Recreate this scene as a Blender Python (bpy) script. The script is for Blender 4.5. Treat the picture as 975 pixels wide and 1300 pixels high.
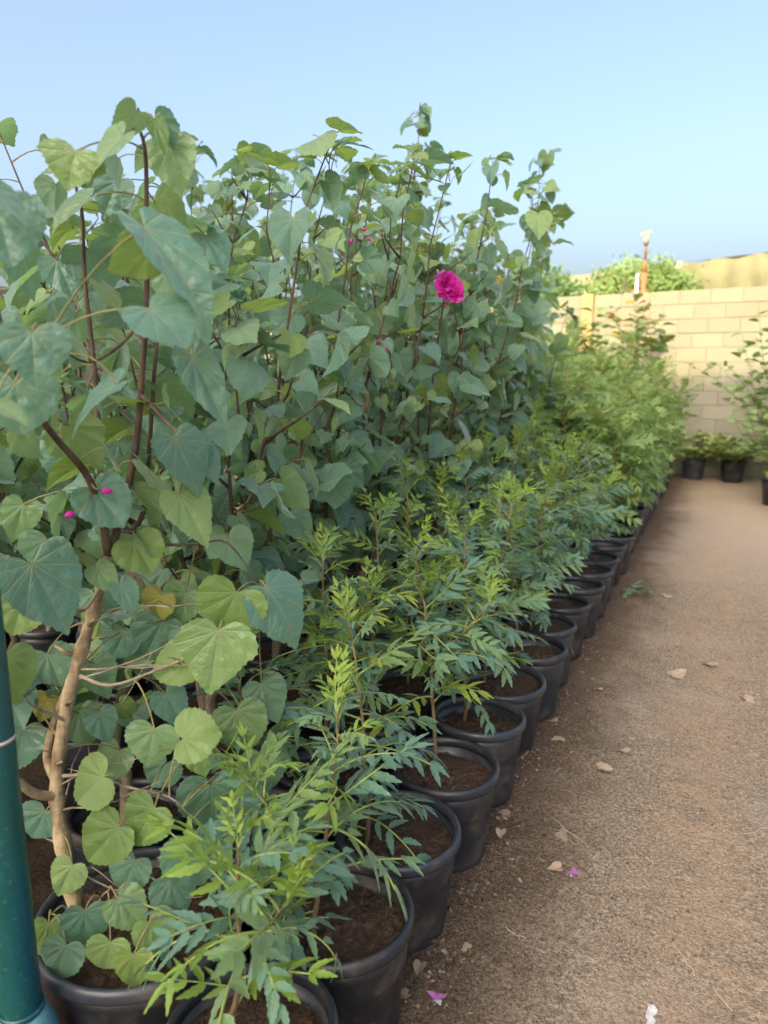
import bpy, math, random
import numpy as np
from mathutils import Vector, Matrix, noise

R = math.radians
scene = bpy.context.scene
for o in list(bpy.data.objects):
    bpy.data.objects.remove(o)

# ------------------------------------------------------------------ camera
CAM_H = 1.5
F_PX, W_PX, H_PX = 946.0, 975.0, 1300.0
PITCH = math.atan(185 / 946.0)
YAW = math.atan(438 * math.cos(PITCH) / 946.0)
cam_data = bpy.data.cameras.new('camera')
cam = bpy.data.objects.new('camera', cam_data)
scene.collection.objects.link(cam)
cam.location = (0, 0, CAM_H)
cam.rotation_euler = (math.pi / 2 - PITCH, 0, YAW)
cam_data.sensor_fit = 'VERTICAL'
cam_data.sensor_height = 36.0
cam_data.sensor_width = 27.0
cam_data.lens = F_PX / H_PX * 36.0
cam_data.clip_start = 0.05
cam_data.clip_end = 2000
cam_data.dof.use_dof = True
cam_data.dof.focus_distance = 2.0
cam_data.dof.aperture_fstop = 0.0262 / 0.0090
scene.camera = cam

# ------------------------------------------------------------------ sky, sun, exposure
SUN_EL, SUN_AZ = R(38), R(8)          # the sun stands behind the camera, a little to the left
world = bpy.data.worlds.new('World')
scene.world = world
world.use_nodes = True
wn = world.node_tree
wn.nodes.clear()
sky = wn.nodes.new('ShaderNodeTexSky')
sky.sky_type = 'NISHITA'
sky.sun_disc = False
sky.sun_elevation = SUN_EL
sky.sun_rotation = math.pi + SUN_AZ
sky.air_density = 1.0
sky.dust_density = 7.8
sky.ozone_density = 1.8
bg = wn.nodes.new('ShaderNodeBackground')
bg.inputs['Strength'].default_value = 0.15
wo = wn.nodes.new('ShaderNodeOutputWorld')
wn.links.new(sky.outputs[0], bg.inputs[0])
wn.links.new(bg.outputs[0], wo.inputs[0])

sun_data = bpy.data.lights.new('sun', 'SUN')
sun_data.energy = 3.0
sun_data.angle = R(0.3)
sun_data.color = (1.0, 0.86, 0.46)
sun = bpy.data.objects.new('sun', sun_data)
scene.collection.objects.link(sun)
sun.rotation_euler = Vector((math.sin(SUN_AZ) * math.cos(SUN_EL), math.cos(SUN_AZ) * math.cos(SUN_EL),
                             -math.sin(SUN_EL))).to_track_quat('-Z', 'Y').to_euler()
sun.location = (-4, -20, 15)

vs = scene.view_settings
vs.view_transform = 'Standard'
vs.look = 'None'
vs.gamma = 1.0
vs.use_curve_mapping = False
vs.exposure = 1.53
scene.cycles.max_bounces = 8
scene.cycles.diffuse_bounces = 5
scene.cycles.glossy_bounces = 3
scene.cycles.transmission_bounces = 6
scene.cycles.caustics_reflective = False
scene.cycles.use_denoising = True

# ------------------------------------------------------------------ helpers
rng = random.Random(11)
COL = scene.collection


def pix_ray(px, py):
    x = (px - 487.5) / F_PX
    y = -(py - 650) / F_PX
    fw = math.cos(PITCH) + y * math.sin(PITCH)
    up = -math.sin(PITCH) + y * math.cos(PITCH)
    return Vector((x * math.cos(YAW) - fw * math.sin(YAW), x * math.sin(YAW) + fw * math.cos(YAW), up))


def at_depth(px, py, d):
    return Vector((0, 0, CAM_H)) + pix_ray(px, py) * d


def at_z(px, py, z):
    r = pix_ray(px, py)
    return Vector((0, 0, CAM_H)) + r * ((z - CAM_H) / r.z)


def at_y(px, py, Y):
    r = pix_ray(px, py)
    return Vector((0, 0, CAM_H)) + r * (Y / r.y)


class MB:
    """collects vertices, faces, uvs and material slots; build() links one mesh object"""

    def __init__(self):
        self.v, self.f, self.m, self.uv = [], [], [], []

    def add(self, verts, faces, mat=0, uvs=None):
        b = len(self.v)
        self.v.extend(verts)
        for f in faces:
            self.f.append(tuple(i + b for i in f))
            self.m.append(mat)
        self.uv.extend(uvs if uvs is not None else [(9.0, 9.0)] * len(verts))

    def tube(self, pts, rad, n=6, mat=0, cap=True):
        pts = [Vector(p) for p in pts]
        vs_, fs = [], []
        prev = None
        for i, p in enumerate(pts):
            t = (pts[min(i + 1, len(pts) - 1)] - pts[max(i - 1, 0)])
            t = t.normalized() if t.length > 1e-9 else Vector((0, 0, 1))
            a = prev if prev is not None else (Vector((1, 0, 0)) if abs(t.x) < 0.9 else Vector((0, 1, 0)))
            a = (a - t * a.dot(t)).normalized()
            prev = a
            b = t.cross(a)
            r = rad[i] if hasattr(rad, '__len__') else rad
            for k in range(n):
                an = 2 * math.pi * k / n
                vs_.append(tuple(p + (a * math.cos(an) + b * math.sin(an)) * r))
        for i in range(len(pts) - 1):
            for k in range(n):
                k2 = (k + 1) % n
                fs.append((i * n + k, i * n + k2, (i + 1) * n + k2, (i + 1) * n + k))
        if cap:
            fs.append(tuple(range(n - 1, -1, -1)))
            fs.append(tuple((len(pts) - 1) * n + k for k in range(n)))
        self.add(vs_, fs, mat)

    def box(self, lo, hi, mat=0, bevel=0.0):
        x0, y0, z0 = lo
        x1, y1, z1 = hi
        if bevel <= 0:
            v = [(x0, y0, z0), (x1, y0, z0), (x1, y1, z0), (x0, y1, z0), (x0, y0, z1), (x1, y0, z1), (x1, y1, z1), (x0, y1, z1)]
            f = [(0, 3, 2, 1), (4, 5, 6, 7), (0, 1, 5, 4), (1, 2, 6, 5), (2, 3, 7, 6), (3, 0, 4, 7)]
            self.add(v, f, mat)
            return
        b = bevel
        v, f = [], []
        # bevelled on the front (-y) face edges only: front inner ring + outer ring + back ring
        ring0 = [(x0 + b, y0, z0 + b), (x1 - b, y0, z0 + b), (x1 - b, y0, z1 - b), (x0 + b, y0, z1 - b)]
        ring1 = [(x0, y0 + b, z0), (x1, y0 + b, z0), (x1, y0 + b, z1), (x0, y0 + b, z1)]
        ring2 = [(x0, y1, z0), (x1, y1, z0), (x1, y1, z1), (x0, y1, z1)]
        v = ring0 + ring1 + ring2
        f.append((0, 1, 2, 3))
        for k in range(4):
            k2 = (k + 1) % 4
            f.append((4 + k, 4 + k2, k2, k))
            f.append((8 + k, 8 + k2, 4 + k2, 4 + k))
        f.append((11, 10, 9, 8))
        self.add(v, f, mat)

    def lathe(self, prof, n=32, mat=0, closed=False, centre=(0, 0)):
        vs_, fs = [], []
        for r, z in prof:
            for k in range(n):
                an = 2 * math.pi * k / n
                vs_.append((centre[0] + r * math.cos(an), centre[1] + r * math.sin(an), z))
        m = len(prof)
        for i in range(m - 1 if not closed else m):
            j = (i + 1) % m
            for k in range(n):
                k2 = (k + 1) % n
                fs.append((i * n + k, i * n + k2, j * n + k2, j * n + k))
        self.add(vs_, fs, mat)

    def mesh(self, name, mats, smooth=True):
        me = bpy.data.meshes.new(name)
        me.from_pydata([tuple(p) for p in self.v], [], self.f)
        for m in (mats if isinstance(mats, (list, tuple)) else [mats]):
            me.materials.append(m)
        me.polygons.foreach_set('material_index', self.m)
        if smooth:
            me.polygons.foreach_set('use_smooth', [True] * len(self.f))
        uvl = me.uv_layers.new(name='leaf_uv')
        li = np.empty(len(me.loops), dtype=np.int32)
        me.loops.foreach_get('vertex_index', li)
        uvl.data.foreach_set('uv', np.array(self.uv, dtype=np.float32)[li].ravel())
        me.update()
        return me

    def build(self, name, mats, parent=None, smooth=True, loc=None):
        return link(name, self.mesh(name, mats, smooth), parent, loc)


KIDS = {}


def link(name, data, parent=None, loc=None, mat4=None):
    o = bpy.data.objects.new(name, data)
    COL.objects.link(o)
    if parent is not None:
        o.parent = parent
        KIDS.setdefault(parent.name, []).append(o)
    if mat4 is not None:
        o.matrix_basis = mat4
    elif loc is not None:
        o.location = loc
    return o


def tag(o, label=None, cat=None, group=None, kind=None):
    if label:
        o['label'] = label
    if cat:
        o['category'] = cat
    if group:
        o['group'] = group
    if kind:
        o['kind'] = kind
    return o


def empty(name, loc, rz=0.0):
    o = bpy.data.objects.new(name, None)
    o.empty_display_size = 0.1
    COL.objects.link(o)
    o.location = loc
    o.rotation_euler = (0, 0, rz)
    return o


def copy_tree(o, parent=None):
    c = o.copy()
    COL.objects.link(c)
    c.parent = parent
    if parent is not None:
        KIDS.setdefault(parent.name, []).append(c)
    for ch in list(KIDS.get(o.name, ())):
        copy_tree(ch, c)
    return c


# ------------------------------------------------------------------ materials
class NT:
    def __init__(self, name):
        self.mat = bpy.data.materials.new(name)
        self.mat.use_nodes = True
        self.t = self.mat.node_tree
        self.t.nodes.clear()
        self.out = self.t.nodes.new('ShaderNodeOutputMaterial')

    def n(self, kind, **kw):
        nd = self.t.nodes.new(kind)
        for k, v in kw.items():
            if k.startswith('i_'):
                nd.inputs[k[2:].replace('_', ' ')].default_value = v
            else:
                setattr(nd, k, v)
        return nd

    def l(self, a, b):
        self.t.links.new(a, b)

    def math(self, op, a, b=None, c=None, clamp=False):
        nd = self.t.nodes.new('ShaderNodeMath')
        nd.operation = op
        nd.use_clamp = clamp
        for i, x in enumerate((a, b, c)):
            if x is None:
                continue
            if isinstance(x, (int, float)):
                nd.inputs[i].default_value = x
            else:
                self.l(x, nd.inputs[i])
        return nd.outputs[0]

    def sstep(self, x, e0, e1):
        nd = self.t.nodes.new('ShaderNodeMapRange')
        nd.interpolation_type = 'SMOOTHSTEP'
        self.l(x, nd.inputs[0])
        nd.inputs[1].default_value = e0
        nd.inputs[2].default_value = e1
        nd.inputs[3].default_value = 0.0
        nd.inputs[4].default_value = 1.0
        return nd.outputs[0]

    def mix(self, fac, a, b, mode='MIX'):
        nd = self.t.nodes.new('ShaderNodeMix')
        nd.data_type = 'RGBA'
        nd.blend_type = mode
        for sock, x in ((nd.inputs[0], fac), (nd.inputs[6], a), (nd.inputs[7], b)):
            if isinstance(x, (int, float)):
                sock.default_value = x
            elif isinstance(x, tuple):
                sock.default_value = (x[0], x[1], x[2], 1)
            else:
                self.l(x, sock)
        return nd.outputs[2]

    def ramp(self, x, stops):
        nd = self.t.nodes.new('ShaderNodeValToRGB')
        el = nd.color_ramp.elements
        while len(el) > 1:
            el.remove(el[-1])
        el[0].position = stops[0][0]
        el[0].color = (*stops[0][1], 1)
        for p, c in stops[1:]:
            e = el.new(p)
            e.color = (*c, 1)
        self.l(x, nd.inputs[0])
        return nd.outputs[0]

    def noise(self, vec, scale, detail=3.0, rough=0.55):
        nd = self.n('ShaderNodeTexNoise')
        nd.inputs['Scale'].default_value = scale
        nd.inputs['Detail'].default_value = detail
        nd.inputs['Roughness'].default_value = rough
        if vec is not None:
            self.l(vec, nd.inputs['Vector'])
        return nd.outputs['Fac']

    def principled(self, color, rough=0.6, spec=0.5, normal=None, metallic=0.0):
        p = self.n('ShaderNodeBsdfPrincipled')
        if isinstance(color, tuple):
            p.inputs['Base Color'].default_value = (*color, 1)
        else:
            self.l(color, p.inputs['Base Color'])
        if isinstance(rough, (int, float)):
            p.inputs['Roughness'].default_value = rough
        else:
            self.l(rough, p.inputs['Roughness'])
        p.inputs['Specular IOR Level'].default_value = spec
        p.inputs['Metallic'].default_value = metallic
        if normal is not None:
            self.l(normal, p.inputs['Normal'])
        return p

    def bump(self, height, strength=0.3, dist=0.01):
        b = self.n('ShaderNodeBump')
        b.inputs['Strength'].default_value = strength
        b.inputs['Distance'].default_value = dist
        self.l(height, b.inputs['Height'])
        return b.outputs[0]

    def done(self, shader):
        self.l(shader, self.out.inputs['Surface'])
        return self.mat


def leaf_material(name, stops, trans=(0.26, 0.40, 0.07), tfac=0.3, rough=0.42, palmate=True, vein=(0.30, 0.36, 0.16), spots=0.5, gloss=0.65, sheen=0.0):
    t = NT(name)
    uv = t.n('ShaderNodeUVMap')
    uv.uv_map = 'leaf_uv'
    sep = t.n('ShaderNodeSeparateXYZ')
    t.l(uv.outputs[0], sep.inputs[0])
    x, y = sep.outputs[0], sep.outputs[1]
    info = t.n('ShaderNodeObjectInfo')
    tc = t.n('ShaderNodeTexCoord')
    ax = t.math('ABSOLUTE', x)
    if palmate:
        ang = t.math('ARCTAN2', x, y)
        r = t.math('SQRT', t.math('ADD', t.math('MULTIPLY', x, x), t.math('MULTIPLY', y, y)))
        q = t.math('DIVIDE', ang, 0.56)
        d = t.math('MULTIPLY', t.math('ABSOLUTE', t.math('SUBTRACT', q, t.math('ROUND', q))), t.math('MULTIPLY', r, 0.56))
        m1 = t.math('SUBTRACT', 1.0, t.sstep(d, 0.004, 0.015))
        s = t.math('DIVIDE', t.math('SUBTRACT', y, t.math('MULTIPLY', ax, 0.75)), 0.15)
        d2 = t.math('MULTIPLY', t.math('ABSOLUTE', t.math('SUBTRACT', s, t.math('ROUND', s))), 0.15)
        m2 = t.math('MULTIPLY', t.math('SUBTRACT', 1.0, t.sstep(d2, 0.003, 0.012)), 0.45)
        mask = t.math('MAXIMUM', m1, m2)
    else:
        m1 = t.math('SUBTRACT', 1.0, t.sstep(ax, 0.006, 0.03))
        s = t.math('DIVIDE', t.math('SUBTRACT', y, t.math('MULTIPLY', ax, 1.0)), 0.12)
        d2 = t.math('ABSOLUTE', t.math('SUBTRACT', s, t.math('ROUND', s)))
        m2 = t.math('MULTIPLY', t.math('SUBTRACT', 1.0, t.sstep(d2, 0.02, 0.16)), 0.25)
        mask = t.math('MAXIMUM', m1, m2)
    base = t.ramp(info.outputs['Random'], stops)
    nz = t.noise(tc.outputs['Object'], 7.0, 3)
    dark = t.mix(1.0, base, (0.62, 0.66, 0.60), 'MULTIPLY')
    base = t.mix(t.math('MULTIPLY', t.sstep(nz, 0.40, 0.68), spots), base, dark)
    # slow change from plant to plant
    col = t.mix(t.math('MULTIPLY', mask, 0.55), base, vein)
    blotch = t.noise(tc.outputs['Object'], 5.3, 4, 0.6)
    col = t.mix(t.math('MULTIPLY', t.sstep(blotch, 0.69, 0.73), 0.8), col, (0.20, 0.13, 0.055))
    bmp = t.bump(t.math('SUBTRACT', t.noise(tc.outputs['Object'], 40.0, 2), t.math('MULTIPLY', mask, 0.8)), 0.35, 0.02)
    rg = t.math('ADD', rough, t.math('MULTIPLY', nz, 0.16))
    p = t.principled(col, rg, gloss, bmp)
    p.inputs['Sheen Weight'].default_value = sheen
    p.inputs['Sheen Roughness'].default_value = 0.45
    p.inputs['Sheen Tint'].default_value = (0.86, 0.96, 1.0, 1)  # downy leaf sheen, its bluish white also standing in for milky haze
    tr = t.n('ShaderNodeBsdfTranslucent')
    tcol = t.mix(t.math('MULTIPLY', mask, 0.4), trans, (0.10, 0.16, 0.03))
    t.l(t.mix(0.35, tcol, base), tr.inputs[0])
    mx = t.n('ShaderNodeMixShader')
    mx.inputs[0].default_value = tfac
    t.l(p.outputs[0], mx.inputs[1])
    t.l(tr.outputs[0], mx.inputs[2])
    return t.done(mx.outputs[0])


MAT = {}
MAT['heart'] = leaf_material('heart_leaf', [(0.0, (0.080, 0.195, 0.145)), (0.3, (0.108, 0.245, 0.180)), (0.6, (0.145, 0.280, 0.175)),
                                            (0.82, (0.180, 0.310, 0.130)), (1.0, (0.24, 0.36, 0.11))], tfac=0.40, rough=0.27, trans=(0.30, 0.48, 0.12), sheen=0.45)
MAT['heart_young'] = leaf_material('heart_leaf_young', [(0.0, (0.13, 0.24, 0.06)), (0.6, (0.17, 0.28, 0.065)), (1.0, (0.22, 0.32, 0.07))],
                                   trans=(0.36, 0.50, 0.08), tfac=0.45, rough=0.42, sheen=0.3)
MAT['heart_yellow'] = leaf_material('heart_leaf_yellow', [(0.0, (0.30, 0.30, 0.06)), (0.6, (0.40, 0.34, 0.06)), (1.0, (0.28, 0.13, 0.05))],
                                    trans=(0.5, 0.36, 0.04), tfac=0.35, rough=0.55, vein=(0.5, 0.45, 0.15))
MAT['neem'] = leaf_material('neem_leaf', [(0.0, (0.080, 0.205, 0.155)), (0.5, (0.102, 0.240, 0.162)), (0.85, (0.15, 0.275, 0.12)), (1.0, (0.19, 0.31, 0.09))],
                            sheen=0.25, trans=(0.28, 0.44, 0.09), tfac=0.36, rough=0.30, palmate=False, spots=0.35)
MAT['neem_young'] = leaf_material('neem_leaf_young', [(0.0, (0.17, 0.31, 0.055)), (0.6, (0.23, 0.37, 0.05)), (1.0, (0.33, 0.42, 0.05))],
                                  trans=(0.36, 0.46, 0.04), tfac=0.38, rough=0.40, palmate=False, spots=0.25)
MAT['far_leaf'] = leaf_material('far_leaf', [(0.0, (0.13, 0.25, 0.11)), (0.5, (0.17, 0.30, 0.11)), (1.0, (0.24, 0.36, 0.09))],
                                trans=(0.34, 0.48, 0.08), tfac=0.40, rough=0.34, palmate=False, spots=0.3)  # brighter kind, lightened further by a pale lens veil put into the colour
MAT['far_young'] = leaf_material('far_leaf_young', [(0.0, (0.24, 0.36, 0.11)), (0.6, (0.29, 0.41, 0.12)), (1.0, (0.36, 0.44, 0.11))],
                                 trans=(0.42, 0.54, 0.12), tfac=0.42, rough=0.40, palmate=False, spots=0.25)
MAT['small'] = leaf_material('small_leaf', [(0.0, (0.15, 0.26, 0.10)), (0.5, (0.20, 0.32, 0.11)), (1.0, (0.27, 0.37, 0.11))],
                             trans=(0.32, 0.42, 0.06), tfac=0.36, rough=0.42, palmate=False, spots=0.3)
MAT['variegated'] = leaf_material('variegated_leaf', [(0.0, (0.20, 0.30, 0.08)), (0.5, (0.28, 0.36, 0.12)), (1.0, (0.36, 0.42, 0.14))],
                                  trans=(0.40, 0.48, 0.10), tfac=0.36, rough=0.42, palmate=False, spots=0.8)
MAT['rosy'] = leaf_material('rosy_leaf', [(0.0, (0.22, 0.25, 0.06)), (0.5, (0.38, 0.22, 0.06)), (1.0, (0.50, 0.12, 0.12))],
                            trans=(0.45, 0.30, 0.06), tfac=0.35, rough=0.5, palmate=False, spots=0.3)


def bark(name, c1, c2, sc=30.0, ring=0.0, bump=0.5):
    t = NT(name)
    tc = t.n('ShaderNodeTexCoord')
    mp = t.n('ShaderNodeMapping')
    mp.inputs['Scale'].default_value = (1.0, 1.0, 0.35)
    t.l(tc.outputs['Object'], mp.inputs[0])
    nz = t.noise(mp.outputs[0], sc, 5, 0.65)
    nz2 = t.noise(tc.outputs['Object'], sc * 0.25, 3)
    f = t.math('MULTIPLY_ADD', nz2, 0.5, t.math('MULTIPLY', nz, 0.6), clamp=True)
    f = t.sstep(f, 0.36, 0.70)
    h = nz
    if ring > 0:
        mp2 = t.n('ShaderNodeMapping')
        mp2.inputs['Scale'].default_value = (0.25, 0.25, 3.0)
        t.l(tc.outputs['Object'], mp2.inputs[0])
        rn = t.noise(mp2.outputs[0], 55, 3)
        h = t.math('MULTIPLY_ADD', rn, ring, nz)
        f = t.math('MULTIPLY_ADD', t.math('SUBTRACT', rn, 0.5), ring, f, clamp=True)
    p = t.principled(t.mix(f, c1, c2), 0.8, 0.25, t.bump(h, bump, 0.006))
    return t.done(p.outputs[0])


MAT['bark_tan'] = bark('bark_tan', (0.11, 0.078, 0.045), (0.40, 0.31, 0.185), 40, 0.45, 0.9)
MAT['bark_grey'] = bark('bark_grey', (0.12, 0.09, 0.065), (0.33, 0.27, 0.19), 40, 0.5)
MAT['twig'] = bark('twig_dark', (0.045, 0.028, 0.028), (0.12, 0.085, 0.06), 45, 0.0, 0.3)
MAT['twig_green'] = bark('twig_green', (0.10, 0.13, 0.04), (0.20, 0.22, 0.08), 45, 0.0, 0.2)
MAT['neem_stem'] = bark('sapling_stem', (0.09, 0.062, 0.035), (0.22, 0.16, 0.085), 55, 0.0, 0.3)
MAT['petiole'] = bark('petiole', (0.14, 0.15, 0.055), (0.26, 0.22, 0.10), 60, 0.0, 0.1)
MAT['rachis'] = bark('rachis', (0.17, 0.24, 0.06), (0.26, 0.32, 0.09), 60, 0.0, 0.1)

t = NT('black_plastic')
tc = t.n('ShaderNodeTexCoord')
dust = t.sstep(t.noise(tc.outputs['Object'], 9, 5, 0.7), 0.46, 0.74)
fine = t.noise(tc.outputs['Object'], 120, 2)
dirt = t.math('MULTIPLY', dust, t.math('MULTIPLY_ADD', fine, 0.6, 0.25))
info = t.n('ShaderNodeObjectInfo')
shade = t.ramp(info.outputs['Random'], [(0.0, (0.013, 0.014, 0.017)), (0.7, (0.018, 0.021, 0.027)), (1.0, (0.030, 0.035, 0.045))])
pc = t.mix(t.math('MULTIPLY', dirt, 0.75), shade, (0.15, 0.12, 0.09))
MAT['plastic'] = t.done(t.principled(pc, t.math('MULTIPLY_ADD', dirt, 0.4, 0.36), 0.45, t.bump(fine, 0.08, 0.002)).outputs[0])

t = NT('potting_soil')
tc = t.n('ShaderNodeTexCoord')
a = t.noise(tc.outputs['Object'], 55, 4, 0.7)
b = t.noise(tc.outputs['Object'], 8, 3)
c = t.ramp(a, [(0.30, (0.022, 0.014, 0.010)), (0.55, (0.070, 0.045, 0.030)), (0.72, (0.17, 0.115, 0.075))])
c = t.mix(t.math('MULTIPLY', t.sstep(b, 0.45, 0.65), 0.5), c, (0.055, 0.035, 0.024))
MAT['soil'] = t.done(t.principled(c, 0.95, 0.15, t.bump(a, 0.9, 0.02)).outputs[0])


def earth(name):
    t = NT(name)
    geo = t.n('ShaderNodeNewGeometry')
    P = geo.outputs['Position']
    sep = t.n('ShaderNodeSeparateXYZ')
    t.l(P, sep.inputs[0])
    big = t.noise(P, 1.1, 4, 0.6)
    mid = t.noise(P, 6.5, 4, 0.6)
    grit = t.noise(P, 95, 4, 0.75)
    grit2 = t.noise(P, 260, 3, 0.7)
    sand = t.ramp(grit, [(0.34, (0.155, 0.12, 0.086)), (0.49, (0.33, 0.265, 0.192)), (0.62, (0.50, 0.42, 0.32))])
    speck = t.ramp(grit2, [(0.36, (0.40, 0.37, 0.35)), (0.46, (0.95, 0.95, 0.95)), (0.64, (1.4, 1.38, 1.33))])
    sand = t.mix(0.85, sand, speck, 'MULTIPLY')
    sand = t.mix(1.0, sand, (0.76, 0.74, 0.70), 'MULTIPLY')
    lump = t.noise(P, 30, 4, 0.65)
    sand = t.mix(t.math('MULTIPLY', t.sstep(lump, 0.49, 0.68), 0.4), sand, t.mix(1.0, sand, (0.52, 0.50, 0.48), 'MULTIPLY'))
    warm = t.mix(1.0, sand, (1.10, 0.97, 0.84), 'MULTIPLY')
    # the trodden line down the middle is finer, paler and warmer
    tx = t.math('ABSOLUTE', t.math('ADD', t.math('MULTIPLY_ADD', big, 0.7, -0.38), sep.outputs[0]))
    tread = t.math('MULTIPLY', t.math('SUBTRACT', 1.0, t.sstep(tx, 0.02, 0.26)), t.sstep(mid, 0.34, 0.60))
    sand = t.mix(tread, sand, warm)
    sand = t.mix(t.math('MULTIPLY', tread, 0.35), sand, (0.34, 0.275, 0.205))
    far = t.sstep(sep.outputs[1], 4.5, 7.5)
    sand = t.mix(t.math('MULTIPLY', far, 0.6), sand, (0.44, 0.345, 0.25))  # far end paler and warmer: wall bounce put into the sand colour
    pale = t.mix(t.math('MULTIPLY', t.sstep(big, 0.50, 0.70), 0.55), sand, (0.36, 0.30, 0.23))
    # soil kept damp by the watering of the pots: a ragged strip along the row
    xs = t.math('ADD', sep.outputs[0], t.math('MULTIPLY_ADD', big, 0.34, t.math('MULTIPLY', mid, 0.30)))
    wet = t.math('SUBTRACT', 1.0, t.sstep(xs, -0.24, 0.16))
    damp = t.mix(1.0, pale, (0.40, 0.355, 0.33), 'MULTIPLY')
    col = t.mix(wet, pale, damp)
    hgt = t.math('MULTIPLY_ADD', grit2, 0.45, t.math('MULTIPLY_ADD', lump, 1.4, grit))
    p = t.principled(col, 0.95, 0.12, t.bump(hgt, 0.75, 0.013))
    return t.done(p.outputs[0])


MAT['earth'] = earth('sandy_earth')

t = NT('soil_crumb')
geo = t.n('ShaderNodeNewGeometry')
a = t.noise(geo.outputs['Position'], 60, 2)
c = t.ramp(a, [(0.3, (0.06, 0.046, 0.034)), (0.5, (0.11, 0.086, 0.062)), (0.7, (0.20, 0.16, 0.118))])
MAT['crumb'] = t.done(t.principled(c, 0.95, 0.1).outputs[0])

t = NT('concrete_block')
tc = t.n('ShaderNodeTexCoord')
geo = t.n('ShaderNodeNewGeometry')
info = t.n('ShaderNodeObjectInfo')
a = t.noise(geo.outputs['Position'], 85, 4, 0.7)
b = t.noise(geo.outputs['Position'], 2.4, 4, 0.6)
c = t.ramp(info.outputs['Random'], [(0.0, (0.222, 0.212, 0.160)), (0.5, (0.242, 0.231, 0.175)), (1.0, (0.263, 0.252, 0.190))])
c = t.mix(t.math('MULTIPLY', t.sstep(a, 0.4, 0.7), 0.35), c, (0.20, 0.18, 0.13))
c = t.mix(t.math('MULTIPLY', t.sstep(b, 0.48, 0.70), 0.4), c, (0.215, 0.19, 0.13))
MAT['block'] = t.done(t.principled(c, 0.92, 0.2, t.bump(a, 0.6, 0.008)).outputs[0])

t = NT('mortar')
geo = t.n('ShaderNodeNewGeometry')
a = t.noise(geo.outputs['Position'], 60, 4, 0.7)
MAT['mortar'] = t.done(t.principled(t.ramp(a, [(0.3, (0.19, 0.178, 0.13)), (0.7, (0.24, 0.225, 0.165))]), 0.95, 0.1, t.bump(a, 0.6, 0.01)).outputs[0])
t = NT('ochre_render')
geo = t.n('ShaderNodeNewGeometry')
a = t.noise(geo.outputs['Position'], 12, 5, 0.7)
MAT['ochre'] = t.done(t.principled(t.ramp(a, [(0.3, (0.34, 0.22, 0.11)), (0.7, (0.42, 0.28, 0.14))]), 0.9, 0.2, t.bump(a, 0.3, 0.01)).outputs[0])


def simple(name, c1, c2, scale=10, rough=0.6, spec=0.4, bump=0.2, metallic=0.0, lo=0.35, hi=0.68):
    t = NT(name)
    tc = t.n('ShaderNodeTexCoord')
    a = t.noise(tc.outputs['Object'], scale, 5, 0.65)
    return t.done(t.principled(t.ramp(a, [(lo, c1), (hi, c2)]), rough, spec, t.bump(a, bump, 0.01), metallic).outputs[0])


t = NT('blue_green_paint')
tc = t.n('ShaderNodeTexCoord')
mp = t.n('ShaderNodeMapping')
mp.inputs['Scale'].default_value = (1, 1, 0.25)
t.l(tc.outputs['Object'], mp.inputs[0])
a = t.noise(mp.outputs[0], 9, 4, 0.6)
chip = t.noise(tc.outputs['Object'], 26, 5, 0.7)
c = t.ramp(a, [(0.35, (0.006, 0.060, 0.048)), (0.52, (0.008, 0.072, 0.080)), (0.68, (0.012, 0.070, 0.130))])
c = t.mix(t.sstep(chip, 0.66, 0.70), c, (0.22, 0.11, 0.06))
c = t.mix(t.math('MULTIPLY', t.sstep(t.noise(tc.outputs['Object'], 90, 3), 0.58, 0.75), 0.15), c, (0.28, 0.34, 0.33))
MAT['pole'] = t.done(t.principled(c, 0.33, 0.5, t.bump(chip, 0.25, 0.004)).outputs[0])
MAT['socket'] = simple('pale_blue_paint', (0.06, 0.19, 0.24), (0.16, 0.32, 0.36), 35, 0.55, 0.4, 0.5)
MAT['rust'] = simple('rusty_steel', (0.22, 0.075, 0.03), (0.42, 0.19, 0.09), 25, 0.8, 0.3, 0.3)
MAT['white_metal'] = simple('white_metal', (0.55, 0.55, 0.53), (0.75, 0.74, 0.70), 15, 0.45, 0.5, 0.05)
MAT['dark_metal'] = simple('dark_metal', (0.03, 0.03, 0.035), (0.06, 0.06, 0.065), 15, 0.5, 0.5, 0.05)
MAT['tarp'] = simple('olive_tarpaulin', (0.15, 0.145, 0.08), (0.22, 0.21, 0.12), 1.4, 0.75, 0.3, 0.3)
MAT['roof_sheet'] = simple('dusty_roof_sheet', (0.22, 0.19, 0.13), (0.30, 0.26, 0.19), 2.0, 0.8, 0.3, 0.2)
MAT['plaster'] = simple('grey_plaster', (0.36, 0.34, 0.30), (0.46, 0.43, 0.38), 3.0, 0.9, 0.2, 0.2)
MAT['lettering'] = simple('grey_lettering', (0.15, 0.145, 0.17), (0.24, 0.23, 0.25), 40, 0.9, 0.1, 0.0)
MAT['petal'] = leaf_material('magenta_petal', [(0.0, (0.66, 0.016, 0.40)), (0.6, (0.78, 0.024, 0.50)), (1.0, (0.80, 0.05, 0.52))],
                             trans=(0.8, 0.04, 0.42), tfac=0.4, rough=0.6, palmate=False, vein=(0.75, 0.08, 0.5), spots=0.2)
MAT['petal_faded'] = leaf_material('faded_petal', [(0.0, (0.36, 0.10, 0.30)), (1.0, (0.46, 0.16, 0.40))],
                                   trans=(0.5, 0.15, 0.4), tfac=0.3, rough=0.7, palmate=False, vein=(0.6, 0.4, 0.55), spots=0.4)
MAT['dry'] = leaf_material('dry_leaf', [(0.0, (0.27, 0.185, 0.12)), (0.5, (0.38, 0.28, 0.195)), (1.0, (0.45, 0.35, 0.26))],
                           trans=(0.4, 0.28, 0.15), tfac=0.12, rough=0.8, vein=(0.42, 0.28, 0.19), gloss=0.2)
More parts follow.
